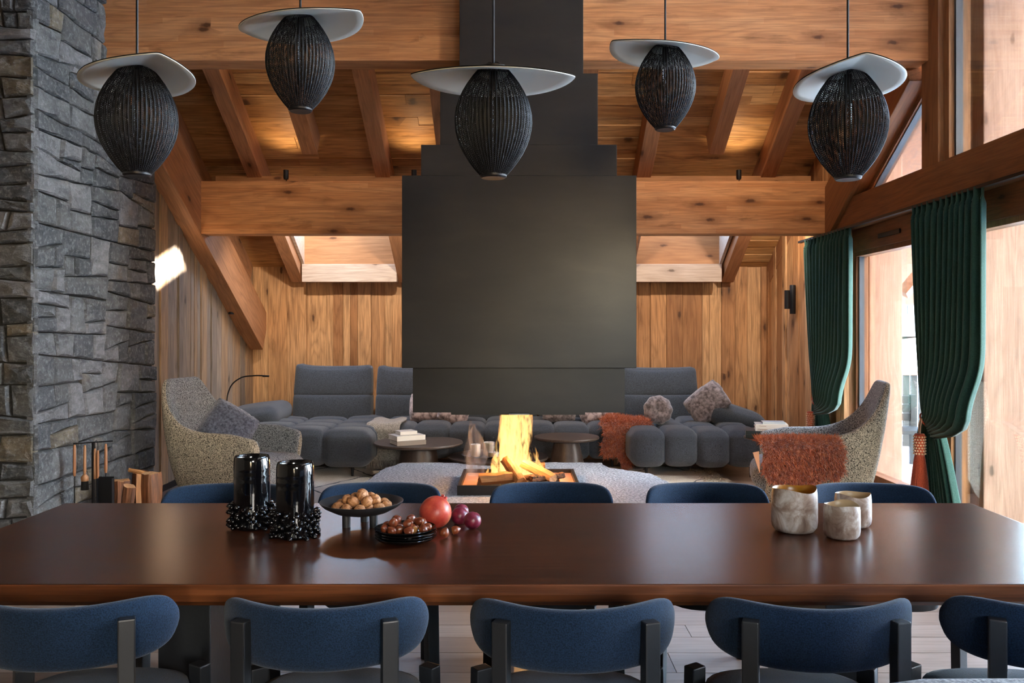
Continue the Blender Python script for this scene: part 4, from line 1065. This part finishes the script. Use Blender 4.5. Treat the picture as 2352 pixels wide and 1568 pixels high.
def shovel(t):
    obj('pan', (lambda b: (box(b, -.050, .058, -.006, .0, .10, .50, .004), box(b, -.050, -.044, -.035, 0, .10, .49), box(b, .052, .058, -.035, 0, .10, .49), b)[3])(bmesh.new()), M['black'], t); rod(t, .48, .55)
tool('ash_shovel', 'black ash shovel with a wooden handle, rightmost on the stand', .098, .722, .20, shovel)
# split logs standing by the wall
g = 'firewood standing by the left wall'
for i, (lb, x, y, ln, r, rx, ry, rz) in enumerate((('short split log standing beside the ash shovel', -2.90, 6.20, .40, .080, 0, 0, R(200)), ('narrow split log leaning against the short log by the shovel', -2.79, 6.06, .385, .055, R(3), R(-6), R(150)),
        ('dark split log standing behind the others against the wall', -2.86, 6.48, .41, .07, 0, 0, R(80)), ('tallest split log with rough bark, nearest the blue chair', -2.695, 6.26, .44, .080, 0, 0, R(230)))):
    o = link_mesh('firewood_log', split_log('firewood_log', ln, r, M['log'], 80+i), None, None, (x, y, .008), (rx, ry, rz)); tag(o, lb, 'log', g)
o = link_mesh('firewood_stick', split_log('firewood_stick', .22, .018, M['log'], 99), None, None, (-2.90, 6.36, .452), (R(4), R(100), 0)); tag(o, 'thin stick lying across the tops of the standing logs', 'stick', g)

# wall lights and uplights
def sconce(lab, loc, sx):
    t = thing('wall_light', lab, 'wall light', loc, 0, 'black double tube wall lights')
    obj('back_tube', L([(0, -.16), (.030, -.16), (.032, -.155), (.032, .155), (.030, .16), (0, .16)], 20), M['black'], t, auto=40)
    obj('front_tube', L([(0, -.105), (.030, -.105), (.030, .10), (0, .10)], 20, cx=sx*.070, cy=-.03), M['alu'] if 0 else M['black'], t, auto=40)
sconce('black double tube wall light on the left wall under the sloping beam', (-3.262, 9.70, 1.83), 1)
sconce('black double tube wall light on the right wall beside the far curtain', (3.04, 9.45, 1.83), -1)
for lb, px in (('small black uplight on the lower beam, leftmost', 657), ('small black uplight on the lower beam beside the hood', 951), ('small black uplight on the right half of the lower beam', 1697)):
    p = P(px, 412, 8.5)
    t = thing('beam_uplight', lb, 'spotlight', (p.x, 8.5, 2.96), 0, 'uplights on the lower beam')
    obj('foot', L([(0, 0), (.03, 0), (.03, .006), (0, .008)], 16), M['black'], t); obj('stem', T([(0, 0, .005), (.004, 0, .03)], .005, 6), M['black'], t)
    obj('lamp_body', L([(0, .028), (.022, .032), (.026, .05), (.026, .125), (.022, .125), (.02, .11), (0, .11)], 20), M['black'], t, auto=40)
    ld = bpy.data.lights.new('uplight', 'SPOT'); ld.energy = 3.5; ld.color = (1, .72, .42); ld.spot_size = R(110); ld.spot_blend = .8; ld.shadow_soft_size = .02
    lo = bpy.data.objects.new('uplight', ld); C.objects.link(lo); lo.location = (p.x, 8.5, 3.095); lo.rotation_euler = (R(180), 0, 0); lo.parent = None

# unseen fill lamps added behind the lower beam and on the upper beams
def fill_lamp(name, lab, loc, aim, energy, col, size, cone=120):
    t = thing(name, lab, 'spotlight', loc)
    d_ = Vector(aim).normalized(); q = d_.to_track_quat('Z', 'Y').to_euler()
    obj('lamp_body', L([(0, -.07), (.03, -.07), (.036, -.06), (.036, .01), (.030, .01), (.026, -.02), (0, -.02)], 20), M['black'], t, (0, 0, 0), q, auto=40)
    ld = bpy.data.lights.new(name, 'SPOT'); ld.energy = energy; ld.color = col; ld.spot_size = R(cone); ld.spot_blend = .9; ld.shadow_soft_size = size
    lo = bpy.data.objects.new(name+'_light', ld); C.objects.link(lo); lo.location = Vector(loc)+d_*.03; lo.rotation_euler = d_.to_track_quat('-Z', 'Y').to_euler()
WARM = (1, .80, .58)
for x, lb in ((-2.33, 'leftmost'), (-1.15, 'left of the hood'), (1.05, 'right of the hood'), (2.70, 'rightmost')):
    fill_lamp('fill_downlight', 'unseen black fill lamp added on the back of the lower beam, '+lb, (x, 8.72, 2.80), (0, .75, -.75), 40, (1, .86, .70), .03, 130)
for x, lb in ((-2.2, 'leftmost'), (-1.2, 'left of the chimney'), (1.2, 'right of the chimney'), (2.3, 'rightmost')):
    fill_lamp('uplight', 'unseen black fill lamp added on top of the upper beam, '+lb, (x, 6.57, 4.2), (0, .85, .05), 14 if x < 0 else 34, WARM, .03, 150)

# ================================================================== CURTAINS
def curtain(label, y_far, y_near, ytie, ztie, folds, seed, hem, tass_lab, xo=2.97):
    t = thing('curtain', label, 'curtain', (xo, ytie, hem))
    rnd = random.Random(seed); NU, NV = 150, 64; zt = 2.42
    W_ = y_far-y_near; jit = [rnd.uniform(-.25, .25) for _ in range(folds+2)]
    def f(u, v):                      # u 0 far .. 1 near ; v 0 top .. 1 bottom
        fold = math.sin(2*math.pi*(u*folds+.25*math.sin(u*9)))
        z = zt-(zt-hem)*v
        ur = u
        if z >= ztie:
            k = (z-ztie)/(zt-ztie)
            # inner edge moves to the tie steadily, the outer edge hangs straight then swings in
            wv = (1-u)*k**.55+u*(1-(1-min(1, k/.08))**2.2)
            yt = ytie+(.5-u)*.13
            yy = yt+(y_far-u*W_-yt)*wv
            sag = .14*(u**1.5)*math.exp(-((k-.0)/.10)**2)
            z2 = z-sag
            amp = .034*(1-.45*(1-wv))
            bul = -.10*u*math.exp(-((k-.06)/.13)**2)
            x = -amp*fold+bul
            if v < .035: x *= .55
            return (x, yy-ytie, z2-hem)
        k = (ztie-z)/(ztie-hem)
        spread = .13+(.62-.13)*(k**.55)
        yy = ytie+(.5-u)*spread-.10*k
        return (-(.030+.012*k)*fold, yy-ytie, z-hem-.01*math.sin(u*11)*k)
    bm = bmesh.new(); grid(bm, NU, NV, f); o = obj('drape', bm, M['curtain'], t, smooth=True)
    md = o.modifiers.new('th', 'SOLIDIFY'); md.thickness = .005
    # heading tape
    bm = bmesh.new(); grid(bm, NU, 4, lambda u, v: ((lambda p: (p[0]-.006, p[1], p[2]+.0-.0))(f(u, v*.04)))); obj('heading', bm, M['curtain'], t, smooth=True)
    # tie rope and tassel
    zz = ztie-hem
    ring = [(.055*math.cos(a)*1.0-.01, .085*math.sin(a), zz-.02+.05*math.sin(a)) for a in [2*math.pi*i/24 for i in range(25)]]
    tt = thing('curtain_tassel', tass_lab, 'tassel', (xo-.09, ytie-.02, ztie-.52))
    obj('cord', T([(p[0]+.09, p[1]+.02, p[2]+hem-ztie+.52) for p in ring], .007, 6), M['tassel'], tt, smooth=True)
    for d in (-.012, .012): obj('cord', T([(.01, d, .52), (0, d*1.3, .47), (0, d*.6, .40)], .004, 6), M['tassel_net'], tt)
    obj('tassel_head', L([(0, .415), (.03, .412), (.038, .40), (.036, .27), (.03, .25), (0, .25)], 24), M['tassel'], tt, smooth=True)
    bm = bmesh.new()
    for r_ in range(7):
        for q in range(12):
            a = 2*math.pi*(q+.5*(r_ % 2))/12; bmesh.ops.create_icosphere(bm, subdivisions=1, radius=.0075, matrix=Matrix.Translation((.038*math.cos(a), .038*math.sin(a), .27+r_*.02)))
    obj('beads', bm, M['tassel_net'], tt)['kind'] = 'stuff'
    rr = random.Random(seed+3)
    bm = bmesh.new(); grid(bm, 72, 10, lambda u, v: (lambda a, r_: (r_*math.cos(a), r_*math.sin(a), .26-.26*v-(.008*rr.random() if v == 1 else 0)))(2*math.pi*u, (.030+.030*v**.8)*(1+.10*math.sin(u*2*math.pi*24))), closed_u=True)
    obj('threads', bm, M['tassel'], tt, smooth=True)
    return t
curtain('bottle green wool curtain tied back at the far end of the glass wall', 8.80, 7.62, 8.42, .80, 13, 1, .16, 'coral tassel hanging from the far green curtain')
curtain('bottle green wool curtain tied back, nearer of the two, at the right', 6.40, 5.44, 6.14, .86, 12, 2, .16, 'coral tassel hanging from the near green curtain')
tag(obj('curtain_rail', B(2.95, 2.99, 1.0, 9.0, 2.405, 2.428, .003), M['black']), 'thin black curtain rail under the long timber beam', 'rail')

# ================================================================== PENDANT LAMPS
def egg_profile(v, Rr, H):
    # v 0 top..1 bottom, truncated ovoid
    a = .095+v*.825; r = math.sin(math.pi*a)**.80
    return Rr*r, H*(.5-v)
def pendant(label, loc, rz, tilt=0, Rr=.165, H=.455):
    t = thing('pendant_lamp', label, 'pendant lamp', loc, 0, None)
    NP = 60; bm = bmesh.new(); uvl = bm.loops.layers.uv.new('UVMap'); nu, nv = NP*4, 30
    V = []
    for i in range(nu):
        row = []
        for j in range(nv):
            v = j/(nv-1); r, z = egg_profile(v, Rr, H); ph = (i % 4); k = (0, .6, 1, .6)[ph]
            r = r*(1-.030*k) ; a = 2*math.pi*i/nu; row.append(bm.verts.new((r*math.cos(a), r*math.sin(a), z)))
        V.append(row)
    for i in range(nu):
        for j in range(nv-1):
            k = (i+1) % nu; f = bm.faces.new((V[i][j], V[k][j], V[k][j+1], V[i][j+1]))
            for lp, (uu, vv) in zip(f.loops, ((i/nu, j/(nv-1)), ((i+1)/nu, j/(nv-1)), ((i+1)/nu, (j+1)/(nv-1)), (i/nu, (j+1)/(nv-1)))): lp[uvl].uv = (uu, vv)
    obj('knitted_shade', bm, M['knit'], t, smooth=True)
    bm = bmesh.new()
    for i in range(NP):
        a = 2*math.pi*i/NP
        tube(bm, [(egg_profile(j/14, Rr, H)[0]*math.cos(a), egg_profile(j/14, Rr, H)[0]*math.sin(a), egg_profile(j/14, Rr, H)[1]) for j in range(15)], .0013, 4, False)
    obj('ribs', bm, M['black'], t, smooth=True)
    rt, rb = egg_profile(0, Rr, H)[0], egg_profile(1, Rr, H)[0]
    obj('top_ring', L([(0, H/2-.004), (rt+.003, H/2-.006), (rt+.004, H/2+.006), (0, H/2+.01)], 32), M['black'], t, auto=40)
    obj('bottom_ring', L([(0, -H/2-.008), (rb-.004, -H/2-.010), (rb+.003, -H/2-.004), (rb+.004, -H/2+.010), (rb-.002, -H/2+.010), (0, -H/2+.002)], 32), M['black'], t, auto=40)
    obj('bulb_socket', L([(0, H/2-.09), (.016, H/2-.09), (.018, H/2-.01), (0, H/2-.01)], 16), M['black'], t)
    bt = obj('bulb', L([(0, -.115), (.010, -.112), (.016, -.10), (.016, H/2-.10), (.011, H/2-.085), (0, H/2-.085)], 16), M['bulb_glass'], t, smooth=True)
    obj('filament', T([(.004*math.sin(k*1.7), .004*math.cos(k*1.7), -.10+k*.0105) for k in range(20)], .0008, 4), M['fil'], bt)
    # plate shade: pointed oval sheet creased along its short axis
    bm = bmesh.new(); A_, B_ = .352, .225
    def pl(u, v, dz=0):
        a = 2*math.pi*u; ca, sa = math.cos(a), math.sin(a)
        x = A_*math.copysign(abs(ca)**.92, ca)*v; y = B_*math.copysign(abs(sa)**1.32, sa)*v
        z = -.25*math.sqrt(y*y+.0001)-.22*x*x
        return (x, y, z+H/2+.002+dz)
    g0 = grid(bm, 72, 10, lambda u, v: pl(u, max(v, .02)), closed_u=True)
    me = mesh_of(bm, 'plate_shade', True); me.materials.append(M['hat_white'])
    hat = link_mesh('plate_shade', me, None, t, (0, 0, 0), (tilt, 0, rz)); hat['label'] = 'creased white metal plate'
    md = hat.modifiers.new('th', 'SOLIDIFY'); md.thickness = .003; md.offset = 1
    bm = bmesh.new(); grid(bm, 72, 4, lambda u, v: (lambda p: (p[0], p[1], p[2]+.0045))(pl(u, max(v, .02))), closed_u=True)
    hb = obj('plate_top', bm, M['black'], hat, smooth=True)
    bm = bmesh.new()
    for dx in (-.016, .016): tube(bm, [(dx*1.0+.014*math.cos(a), 0, H/2+.018+.014*math.sin(a)) for a in [2*math.pi*k/12 for k in range(13)]], .0022, 6, False)
    obj('wire_hook', bm, M['black'], t)
    top = (zc(CB, loc[1]) if loc[1] > YR else zf(loc[1]))-loc[2]
    obj('cord', T([(0, 0, H/2), (0, 0, top)], .0055, 8), M['black'], t)
    obj('canopy', L([(0, top-.03), (.05, top-.03), (.05, top), (0, top)], 24), M['black'], t, auto=40)
    return t
M['fil'] = plain('pale_filament', srgb('8fa9c8'), .3, .6)
pendant('black knitted pendant with a white plate, leftmost, before the stone pillar', (-1.63, 3.65, 2.39), R(-53))
pendant('black knitted pendant with a white plate, second from the left', (-1.064, 4.17, 2.80), R(-25))
pendant('black knitted pendant with a long white plate, in front of the black hood', (-.106, 3.65, 2.383), R(2))
pendant('smallest black knitted pendant, before the rafters right of the chimney', (.814, 4.72, 2.838), R(28))
pendant('black knitted pendant with a white plate, rightmost, near the window post', (1.43, 3.70, 2.385), R(80))

# ================================================================== DINING TABLE AND CHAIRS
tbl = thing('dining_table', 'long dark stained oak dining table across the foreground', 'table', (0, 3.06, 0))
tz = .76
bm = bmesh.new(); x0, x1, y0, y1 = -1.93, 1.93, 2.475-3.06, 3.64-3.06; rings = []
for d, z in ((.030, tz-.070), (.006, tz-.052), (.0, tz-.030), (.0, tz-.005), (.002, tz-.001), (.006, tz)):
    rings.append([bm.verts.new(p) for p in ((x0+d, y0+d, z), (x1-d, y0+d, z), (x1-d, y1-d, z), (x0+d, y1-d, z))])
for a, b in zip(rings, rings[1:]):
    for i in range(4): bm.faces.new((a[i], a[(i+1) % 4], b[(i+1) % 4], b[i]))
bm.faces.new(rings[0][::-1]); bm.faces.new(rings[-1]); bmesh.ops.recalc_face_normals(bm, faces=bm.faces[:])
me = mesh_of(bm, 'tabletop', False); me.materials.append(M['table']); me.materials.append(M['table_edge'])
for p_ in me.polygons:
    if abs(p_.normal.z) < .9: p_.material_index = 1
link_mesh('tabletop', me, None, tbl)
for sx in (-1, 1):
    obj('pedestal', B(sx*1.08-.085, sx*1.08+.085, -.30, .34, .02, tz-.067, .004), M['black_wood'], tbl)
    obj('foot', B(sx*1.08-.10, sx*1.08+.10, -.34, .36, 0, .025, .004), M['black_wood'], tbl)
obj('stretcher', B(-1.0, 1.0, .0, .04, .10, .20, .004), M['black_wood'], tbl)

def make_chair():
    """faces +Y; origin on the floor under the seat centre; backrest at -Y"""
    t = thing('dining_chair', '', 'chair', (0, 0, 0), 0, 'navy dining chairs around the table')
    bm = bmesh.new(); Rb, ph = .312, R(60); zc_, hh, th = .722, .084, .030; nU = 30; rings = []
    for i in range(nU+1):
        u = -1+2*i/nU; a = u*ph; endk = max(0.0, 1-abs(u)**7)**.5; h_ = max(.012, hh*endk); tt = th*(1-.35*abs(u)**3)*max(.35, endk)
        ring = []
        for k in range(16):
            b = 2*math.pi*k/16; cz = math.copysign(abs(math.sin(b))**.75, math.sin(b)); cr = math.copysign(abs(math.cos(b))**.6, math.cos(b))
            rr = Rb+tt*cr; z = zc_-.004+h_*cz+.012*(abs(u)**2.2)
            lean = -(z-.72)*.12
            ring.append(bm.verts.new((rr*math.sin(a), .092-rr*math.cos(a)+lean, z)))
        rings.append(ring)
    for a, b in zip(rings, rings[1:]):
        for k in range(16): bm.faces.new((a[k], a[(k+1) % 16], b[(k+1) % 16], b[k]))
    bm.faces.new(rings[0][::-1]); bm.faces.new(rings[-1]); bmesh.ops.recalc_face_normals(bm, faces=bm.faces[:])
    subsurf(obj('backrest', bm, M['navy'], t, smooth=True))
    bm = bmesh.new()
    def sf(r, z, a):
        k = (abs(math.cos(a))**3.2+abs(math.sin(a))**3.2)**(-1/3.2); return r*k, z
    lathe(bm, [(0, .395), (.215, .395), (.238, .405), (.247, .43), (.240, .458), (.205, .474), (.12, .480), (0, .481)], 48, fn=sf)
    obj('seat', bm, M['navy'], t, (0, .02, 0), smooth=True)
    bm = bmesh.new(); lathe(bm, [(0, .36), (.205, .36), (.21, .395), (0, .395)], 40, fn=sf); obj('seat_frame', bm, M['black_wood'], t, (0, .02, 0), auto=40)
    for sx in (-1, 1):
        a = sx*R(31.5); px_, py_ = (Rb+.046)*math.sin(a), .092-(Rb+.046)*math.cos(a)
        Mx = Matrix.Translation((px_, py_, 0)) @ Matrix.Rotation(sx*R(20), 4, 'Z')
        obj('rear_leg', B(-.021, .021, -.016, .016, 0, .768, .004, Mx), M['black_wood'], t)
        Mx = Matrix.Translation((sx*.262, .175, 0)) @ Matrix.Rotation(-sx*R(35), 4, 'Z')
        bm = bmesh.new(); vs = box(bm, -.026, .026, -.020, .020, 0, .50, .004, Mx)
        for v in vs:
            if v.co.z > .47: v.co.x -= sx*.008
        obj('front_leg', bm, M['black_wood'], t)
    return t
near = ((-1.195, 2.235, 4, 'navy upholstered dining chair cut by the left edge of the photo'), (-.515, 2.235, 1, 'navy dining chair on the near side, below the black vases'), (.145, 2.225, 0, 'navy dining chair in the middle of the near side'),
        (.777, 2.23, -1, 'navy dining chair on the near side, below the big candle glass'), (1.415, 2.23, -4, 'navy dining chair cut by the right edge of the photo'))
far = ((-1.28, 3.80, 184, 'navy dining chair across the table, behind the black vases'), (-.61, 3.82, 179, 'navy dining chair across the table, behind the walnut bowl'), (.147, 3.83, 180, 'navy dining chair across the table, in front of the fire'),
       (.835, 3.82, 181, 'navy dining chair across the table, left of the candle glasses'), (1.55, 3.81, 176, 'navy dining chair across the table, behind the candle glasses'))
ch0 = make_chair()
for i, (x, y, a, lb) in enumerate(near+far):
    c = ch0 if i == 0 else copy_tree(ch0)
    # back centre sits .22 m behind the origin
    c.location = (x, y+.13 if a < 90 else y-.14, 0); c.rotation_euler = (0, 0, R(a)); c['label'] = lb

# grey sofa back cutting the bottom right corner
gs = thing('lounge_bench', 'mottled grey woven seat back just showing at the bottom right edge', 'sofa', (1.80, 1.42, 0))
bm = bmesh.new(); rbox(bm, (0, 0, .475), (2.44, .16, .85), .045, 14, (0, .01, .004)); obj('backrest', bm, M['bench'], gs, smooth=True)
bm = bmesh.new(); rbox(bm, (0, -.33, .30), (2.2, .56, .26), .06, 10, (0, .01, .02)); obj('seat', bm, M['bench'], gs, smooth=True)
for sx in (-1, 1):
    for sy in (-.55, .02): obj('leg', B(sx*1.02-.02, sx*1.02+.02, sy-.02, sy+.02, 0, .18), M['black_wood'], gs)

# ================================================================== THINGS ON THE TABLE
def vase(lab, x, y, h=.262):
    t = thing('ceramic_vase', lab, 'vase', (x, y, tz), 0, None)
    rnd = random.Random(int(x*-1000)); r = .066
    pr = [(0, 0), (r*.92, 0), (r, .006)]
    z = .01
    while z < h-.03: pr += [(r*(1+.006*math.sin(z*260)), z)]; z += .008 if z > h*.62 else .02
    pr += [(r*.995, h-.018), (r*.965, h-.005), (r*.93, h), (r*.89, h-.003), (r*.88, h-.02), (r*.88, .03), (0, .02)]
    obj('body', L(pr, 48), M['glaze'], t, auto=50)
    bm = bmesh.new()
    for row in range(6):
        zz = .012+row*.0145
        for q in range(17):
            a = 2*math.pi*(q+.5*(row % 2)+rnd.uniform(-.2, .2))/17; d = Vector((math.cos(a), math.sin(a), rnd.uniform(-.35, .45))).normalized(); L_ = rnd.uniform(.020, .030)
            p = Vector((math.cos(a)*(r-.004), math.sin(a)*(r-.004), zz+rnd.uniform(-.003, .003)))
            q2 = p+d*L_
            tube(bm, [p, p+d*L_*.5, p+d*L_*.8, q2, q2+Vector((0, 0, .004))], [.0065, .0072, .0095, .006, .001], 7)
    obj('knobs', bm, M['glaze'], t, smooth=True)['kind'] = 'stuff'
vase('black glazed vase with clustered knobs, left and further back', -.995, 3.19, .268)
vase('black glazed vase with clustered knobs, right and nearer', -.797, 3.05, .266)
fb = thing('footed_dish', 'dark matte dish on three round legs holding walnuts', 'dish', (-.592, 3.23, tz))
DZ = .088
obj('dish', L([(0, .038), (.05, .040), (.10, .052), (.14, .072), (.156, DZ), (.157, DZ+.003), (.154, DZ+.003), (.135, .076), (.10, .060), (.05, .050), (0, .048)], 64), M['matte_dish'], fb, auto=50)
for a in (R(90), R(215), R(325)):
    obj('leg', L([(0, 0), (.0155, 0), (.0155, .046), (0, .046)], 20, cx=.062*math.cos(a), cy=.062*math.sin(a)), M['matte_dish'], fb, auto=40)
def walnut_mesh(seed):
    bm = bmesh.new(); bmesh.ops.create_uvsphere(bm, u_segments=20, v_segments=14, radius=.0205)
    for v in bm.verts:
        n_ = v.co.normalized(); k = 1+.07*noise.noise(n_*4+Vector((seed, 0, 0)))+.05*noise.noise(n_*9+Vector((0, seed, 0)))
        seam = math.exp(-(n_.y/.10)**2)*.06; v.co = n_*.0205*(k+seam); v.co.z *= 1.10; v.co.x *= .95
    return mesh_of(bm, 'walnut', True)
wm = [walnut_mesh(i) for i in range(4)]
rnd = random.Random(8); wi = 0
def bowlz(r): return .050+.9*(max(0, r-.05))**1.55*.55
RN = ('low in the outer ring', 'low in the middle', 'in the second layer', 'on the very top')
HR_ = ('one', 'two', 'three', 'four', 'five', 'six', 'seven', 'eight', 'nine', 'ten', 'eleven', 'twelve')
def clock(q, n_, off): return (12-round(((q+off)/n_)*12)+3-1) % 12+1
for layer, (nr, rr, zz) in enumerate(((9, .092, .022), (4, .040, .021), (6, .056, .048), (2, .018, .066))):
    for q in range(nr):
        a = 2*math.pi*(q+.5*layer)/nr+rnd.uniform(-.12, .12); r_ = rr+rnd.uniform(-.004, .004)
        x, y = r_*math.cos(a)*1.0, r_*math.sin(a)*.85
        me = wm[wi % 4]; wi += 1
        o = link_mesh('walnut', me, M['walnut'], None, (-.592+x, 3.23+y, tz+bowlz(math.hypot(x, y))+zz-.002), (rnd.uniform(0, 6), rnd.uniform(0, 6), rnd.uniform(0, 6)))
        tag(o, "walnut %s of the footed dish, toward %s o'clock" % (RN[layer], HR_[clock(q, nr, .5*layer)-1]), 'walnut', 'walnuts in the footed dish')
# stack of four small plates
px_, py_ = -.392, 2.985; rnd = random.Random(3)
PLN = ('lowest', 'second', 'third', 'top')
for i in range(4):
    z0 = tz+i*.0095; t = tag(obj('plate', L([(0, 0), (.072, 0), (.074, .001), (.100, .011), (.106, .0165), (.1075, .019), (.106, .0205), (.103, .019), (.096, .014), (.070, .0045), (0, .0045)], 64), M['plate'], None, (px_+rnd.uniform(-.002, .002), py_+rnd.uniform(-.002, .002), z0), auto=60),
        'small black glazed plate, %s of the stack of four' % PLN[i], 'plate', 'black plates in the stack')
def chestnut_mesh(seed):
    bm = bmesh.new(); bmesh.ops.create_uvsphere(bm, u_segments=18, v_segments=12, radius=.0180)
    for v in bm.verts:
        n_ = v.co.normalized(); k = 1+.05*noise.noise(n_*2+Vector((seed, 3, 0))); v.co = n_*.0180*k
        v.co.y *= .84
        if n_.z > .75: v.co.z += .0045*((n_.z-.75)/.25)**2
        if n_.z < -.5: v.co.z = -.009+(v.co.z+.009)*.3
    return mesh_of(bm, 'chestnut', True)
cm = [chestnut_mesh(i) for i in range(4)]; ci = 0
for layer, (nr, rr, zz) in enumerate(((9, .076, .014), (4, .034, .012), (5, .048, .034))):
    for q in range(nr):
        a = 2*math.pi*(q+.5*layer)/nr+rnd.uniform(-.15, .15); x, y = rr*math.cos(a), rr*math.sin(a)*.88
        o = link_mesh('chestnut', cm[ci % 4], M['chestnut'], None, (px_+x, py_+y, tz+.033+zz), (rnd.uniform(-1.2, 1.2), rnd.uniform(-1.2, 1.2), rnd.uniform(0, 6))); ci += 1
        tag(o, "chestnut %s of the black plates, toward %s o'clock" % (RN[layer], HR_[clock(q, nr, .5*layer)-1]), 'chestnut', 'chestnuts on the plates')
tag(link_mesh('chestnut', cm[0], M['chestnut'], None, (-.262, 3.03, tz+.0165), (R(20), R(15), R(40))), 'loose chestnut on the table right beside the plates', 'chestnut')
tag(link_mesh('chestnut', cm[1], M['chestnut'], None, (-.228, 3.075, tz+.0165), (R(75), R(10), R(100))), 'loose chestnut on the table between plates and plums, pointing right', 'chestnut')
pg = thing('pomegranate', 'red pomegranate standing behind the plates', 'pomegranate', (-.309, 3.185, tz))
bm = bmesh.new(); bmesh.ops.create_uvsphere(bm, u_segments=40, v_segments=28, radius=.060)
for v in bm.verts:
    n_ = v.co.normalized(); a = math.atan2(n_.y, n_.x); v.co *= 1+.018*math.cos(5*a)*(1-n_.z**2)+.012*noise.noise(n_*2)
Rp = Euler((R(-25), R(32), 0)).to_matrix()
obj('fruit', bm, M['pomegranate'], pg, (0, 0, .0585), (R(-25), R(32), 0), smooth=True)
bm = bmesh.new()
for k in range(6):
    a = 2*math.pi*k/6; c_, s_ = math.cos(a), math.sin(a)
    tube(bm, [(.008*c_, .008*s_, .055), (.009*c_, .009*s_, .066), (.013*c_, .013*s_, .071)], [.006, .004, .0005], 6)
obj('crown', bm, M['pomegranate'], pg, (0, 0, .0585), (R(-25), R(32), 0), smooth=True)
def plum(lab, x, y, r):
    t = thing('plum', lab, 'plum', (x, y, tz), 0, 'plums beside the pomegranate')
    bm = bmesh.new(); bmesh.ops.create_uvsphere(bm, u_segments=32, v_segments=20, radius=r)
    for v in bm.verts:
        n_ = v.co.normalized(); v.co *= 1-.05*math.exp(-(n_.x/.12)**2)*max(0, n_.z)-.10*math.exp(-((1-n_.z)/.03))
    obj('fruit', bm, M['plum'], t, (0, 0, r*.98), (R(-12), R(20), R(40)), smooth=True)
plum('dark red plum half hidden behind the other two', -.222, 3.33, .030)
plum('dark red plum next to the pomegranate', -.222, 3.24, .033); plum('dark red plum, rightmost and nearest', -.169, 3.165, .0325)
def votive(name, lab, x, y, r, h, inner, seed):
    t = thing(name, lab, 'candle glass', (x, y, tz))
    rnd = random.Random(seed); p0 = rnd.uniform(0, 6)
    def fn(rr, z, a):
        k = max(0, (z-h*.86)/(h*.14)); return rr*(1+.012*math.sin(2*a+p0)+.01*math.sin(3*a)), z+k*h*.045*(math.sin(2*a+p0)*.6+.5*math.sin(3*a+p0*2))
    pr = [(0, 0), (r*.62, .001), (r*.84, h*.035), (r*.965, h*.12), (r, h*.25), (r*1.0, h*.6), (r*.985, h*.85), (r*.955, h*.97), (r*.945, h)]
    obj('glass', L(pr, 56, fn=fn), M['votive'], t, smooth=True)
    pi = [(r*.945, h), (r*.90, h*.97), (r*.93, h*.8), (r*.94, h*.3), (r*.85, h*.12), (0, h*.09)]
    o = obj('inner_wall', L(pi, 56, fn=fn), M[inner], t, smooth=True); o['label'] = 'amber inside' if inner == 'amber' else 'cream inside'
votive('candle_glass', 'large frosted brown and cream candle glass with an amber inside', 1.014, 3.13, .082, .158, 'amber', 1)
votive('candle_glass', 'small frosted mottled candle glass, nearest of the three', 1.150, 3.03, .0635, .120, 'cream_in', 2)
votive('candle_glass', 'small frosted candle glass behind the other small one', 1.260, 3.21, .066, .122, 'cream_in', 3)
S.cycles.max_bounces = 8; S.cycles.diffuse_bounces = 4; S.cycles.glossy_bounces = 4; S.cycles.transparent_max_bounces = 24
S.cycles.caustics_reflective = False; S.cycles.caustics_refractive = False; S.cycles.sample_clamp_indirect = 6
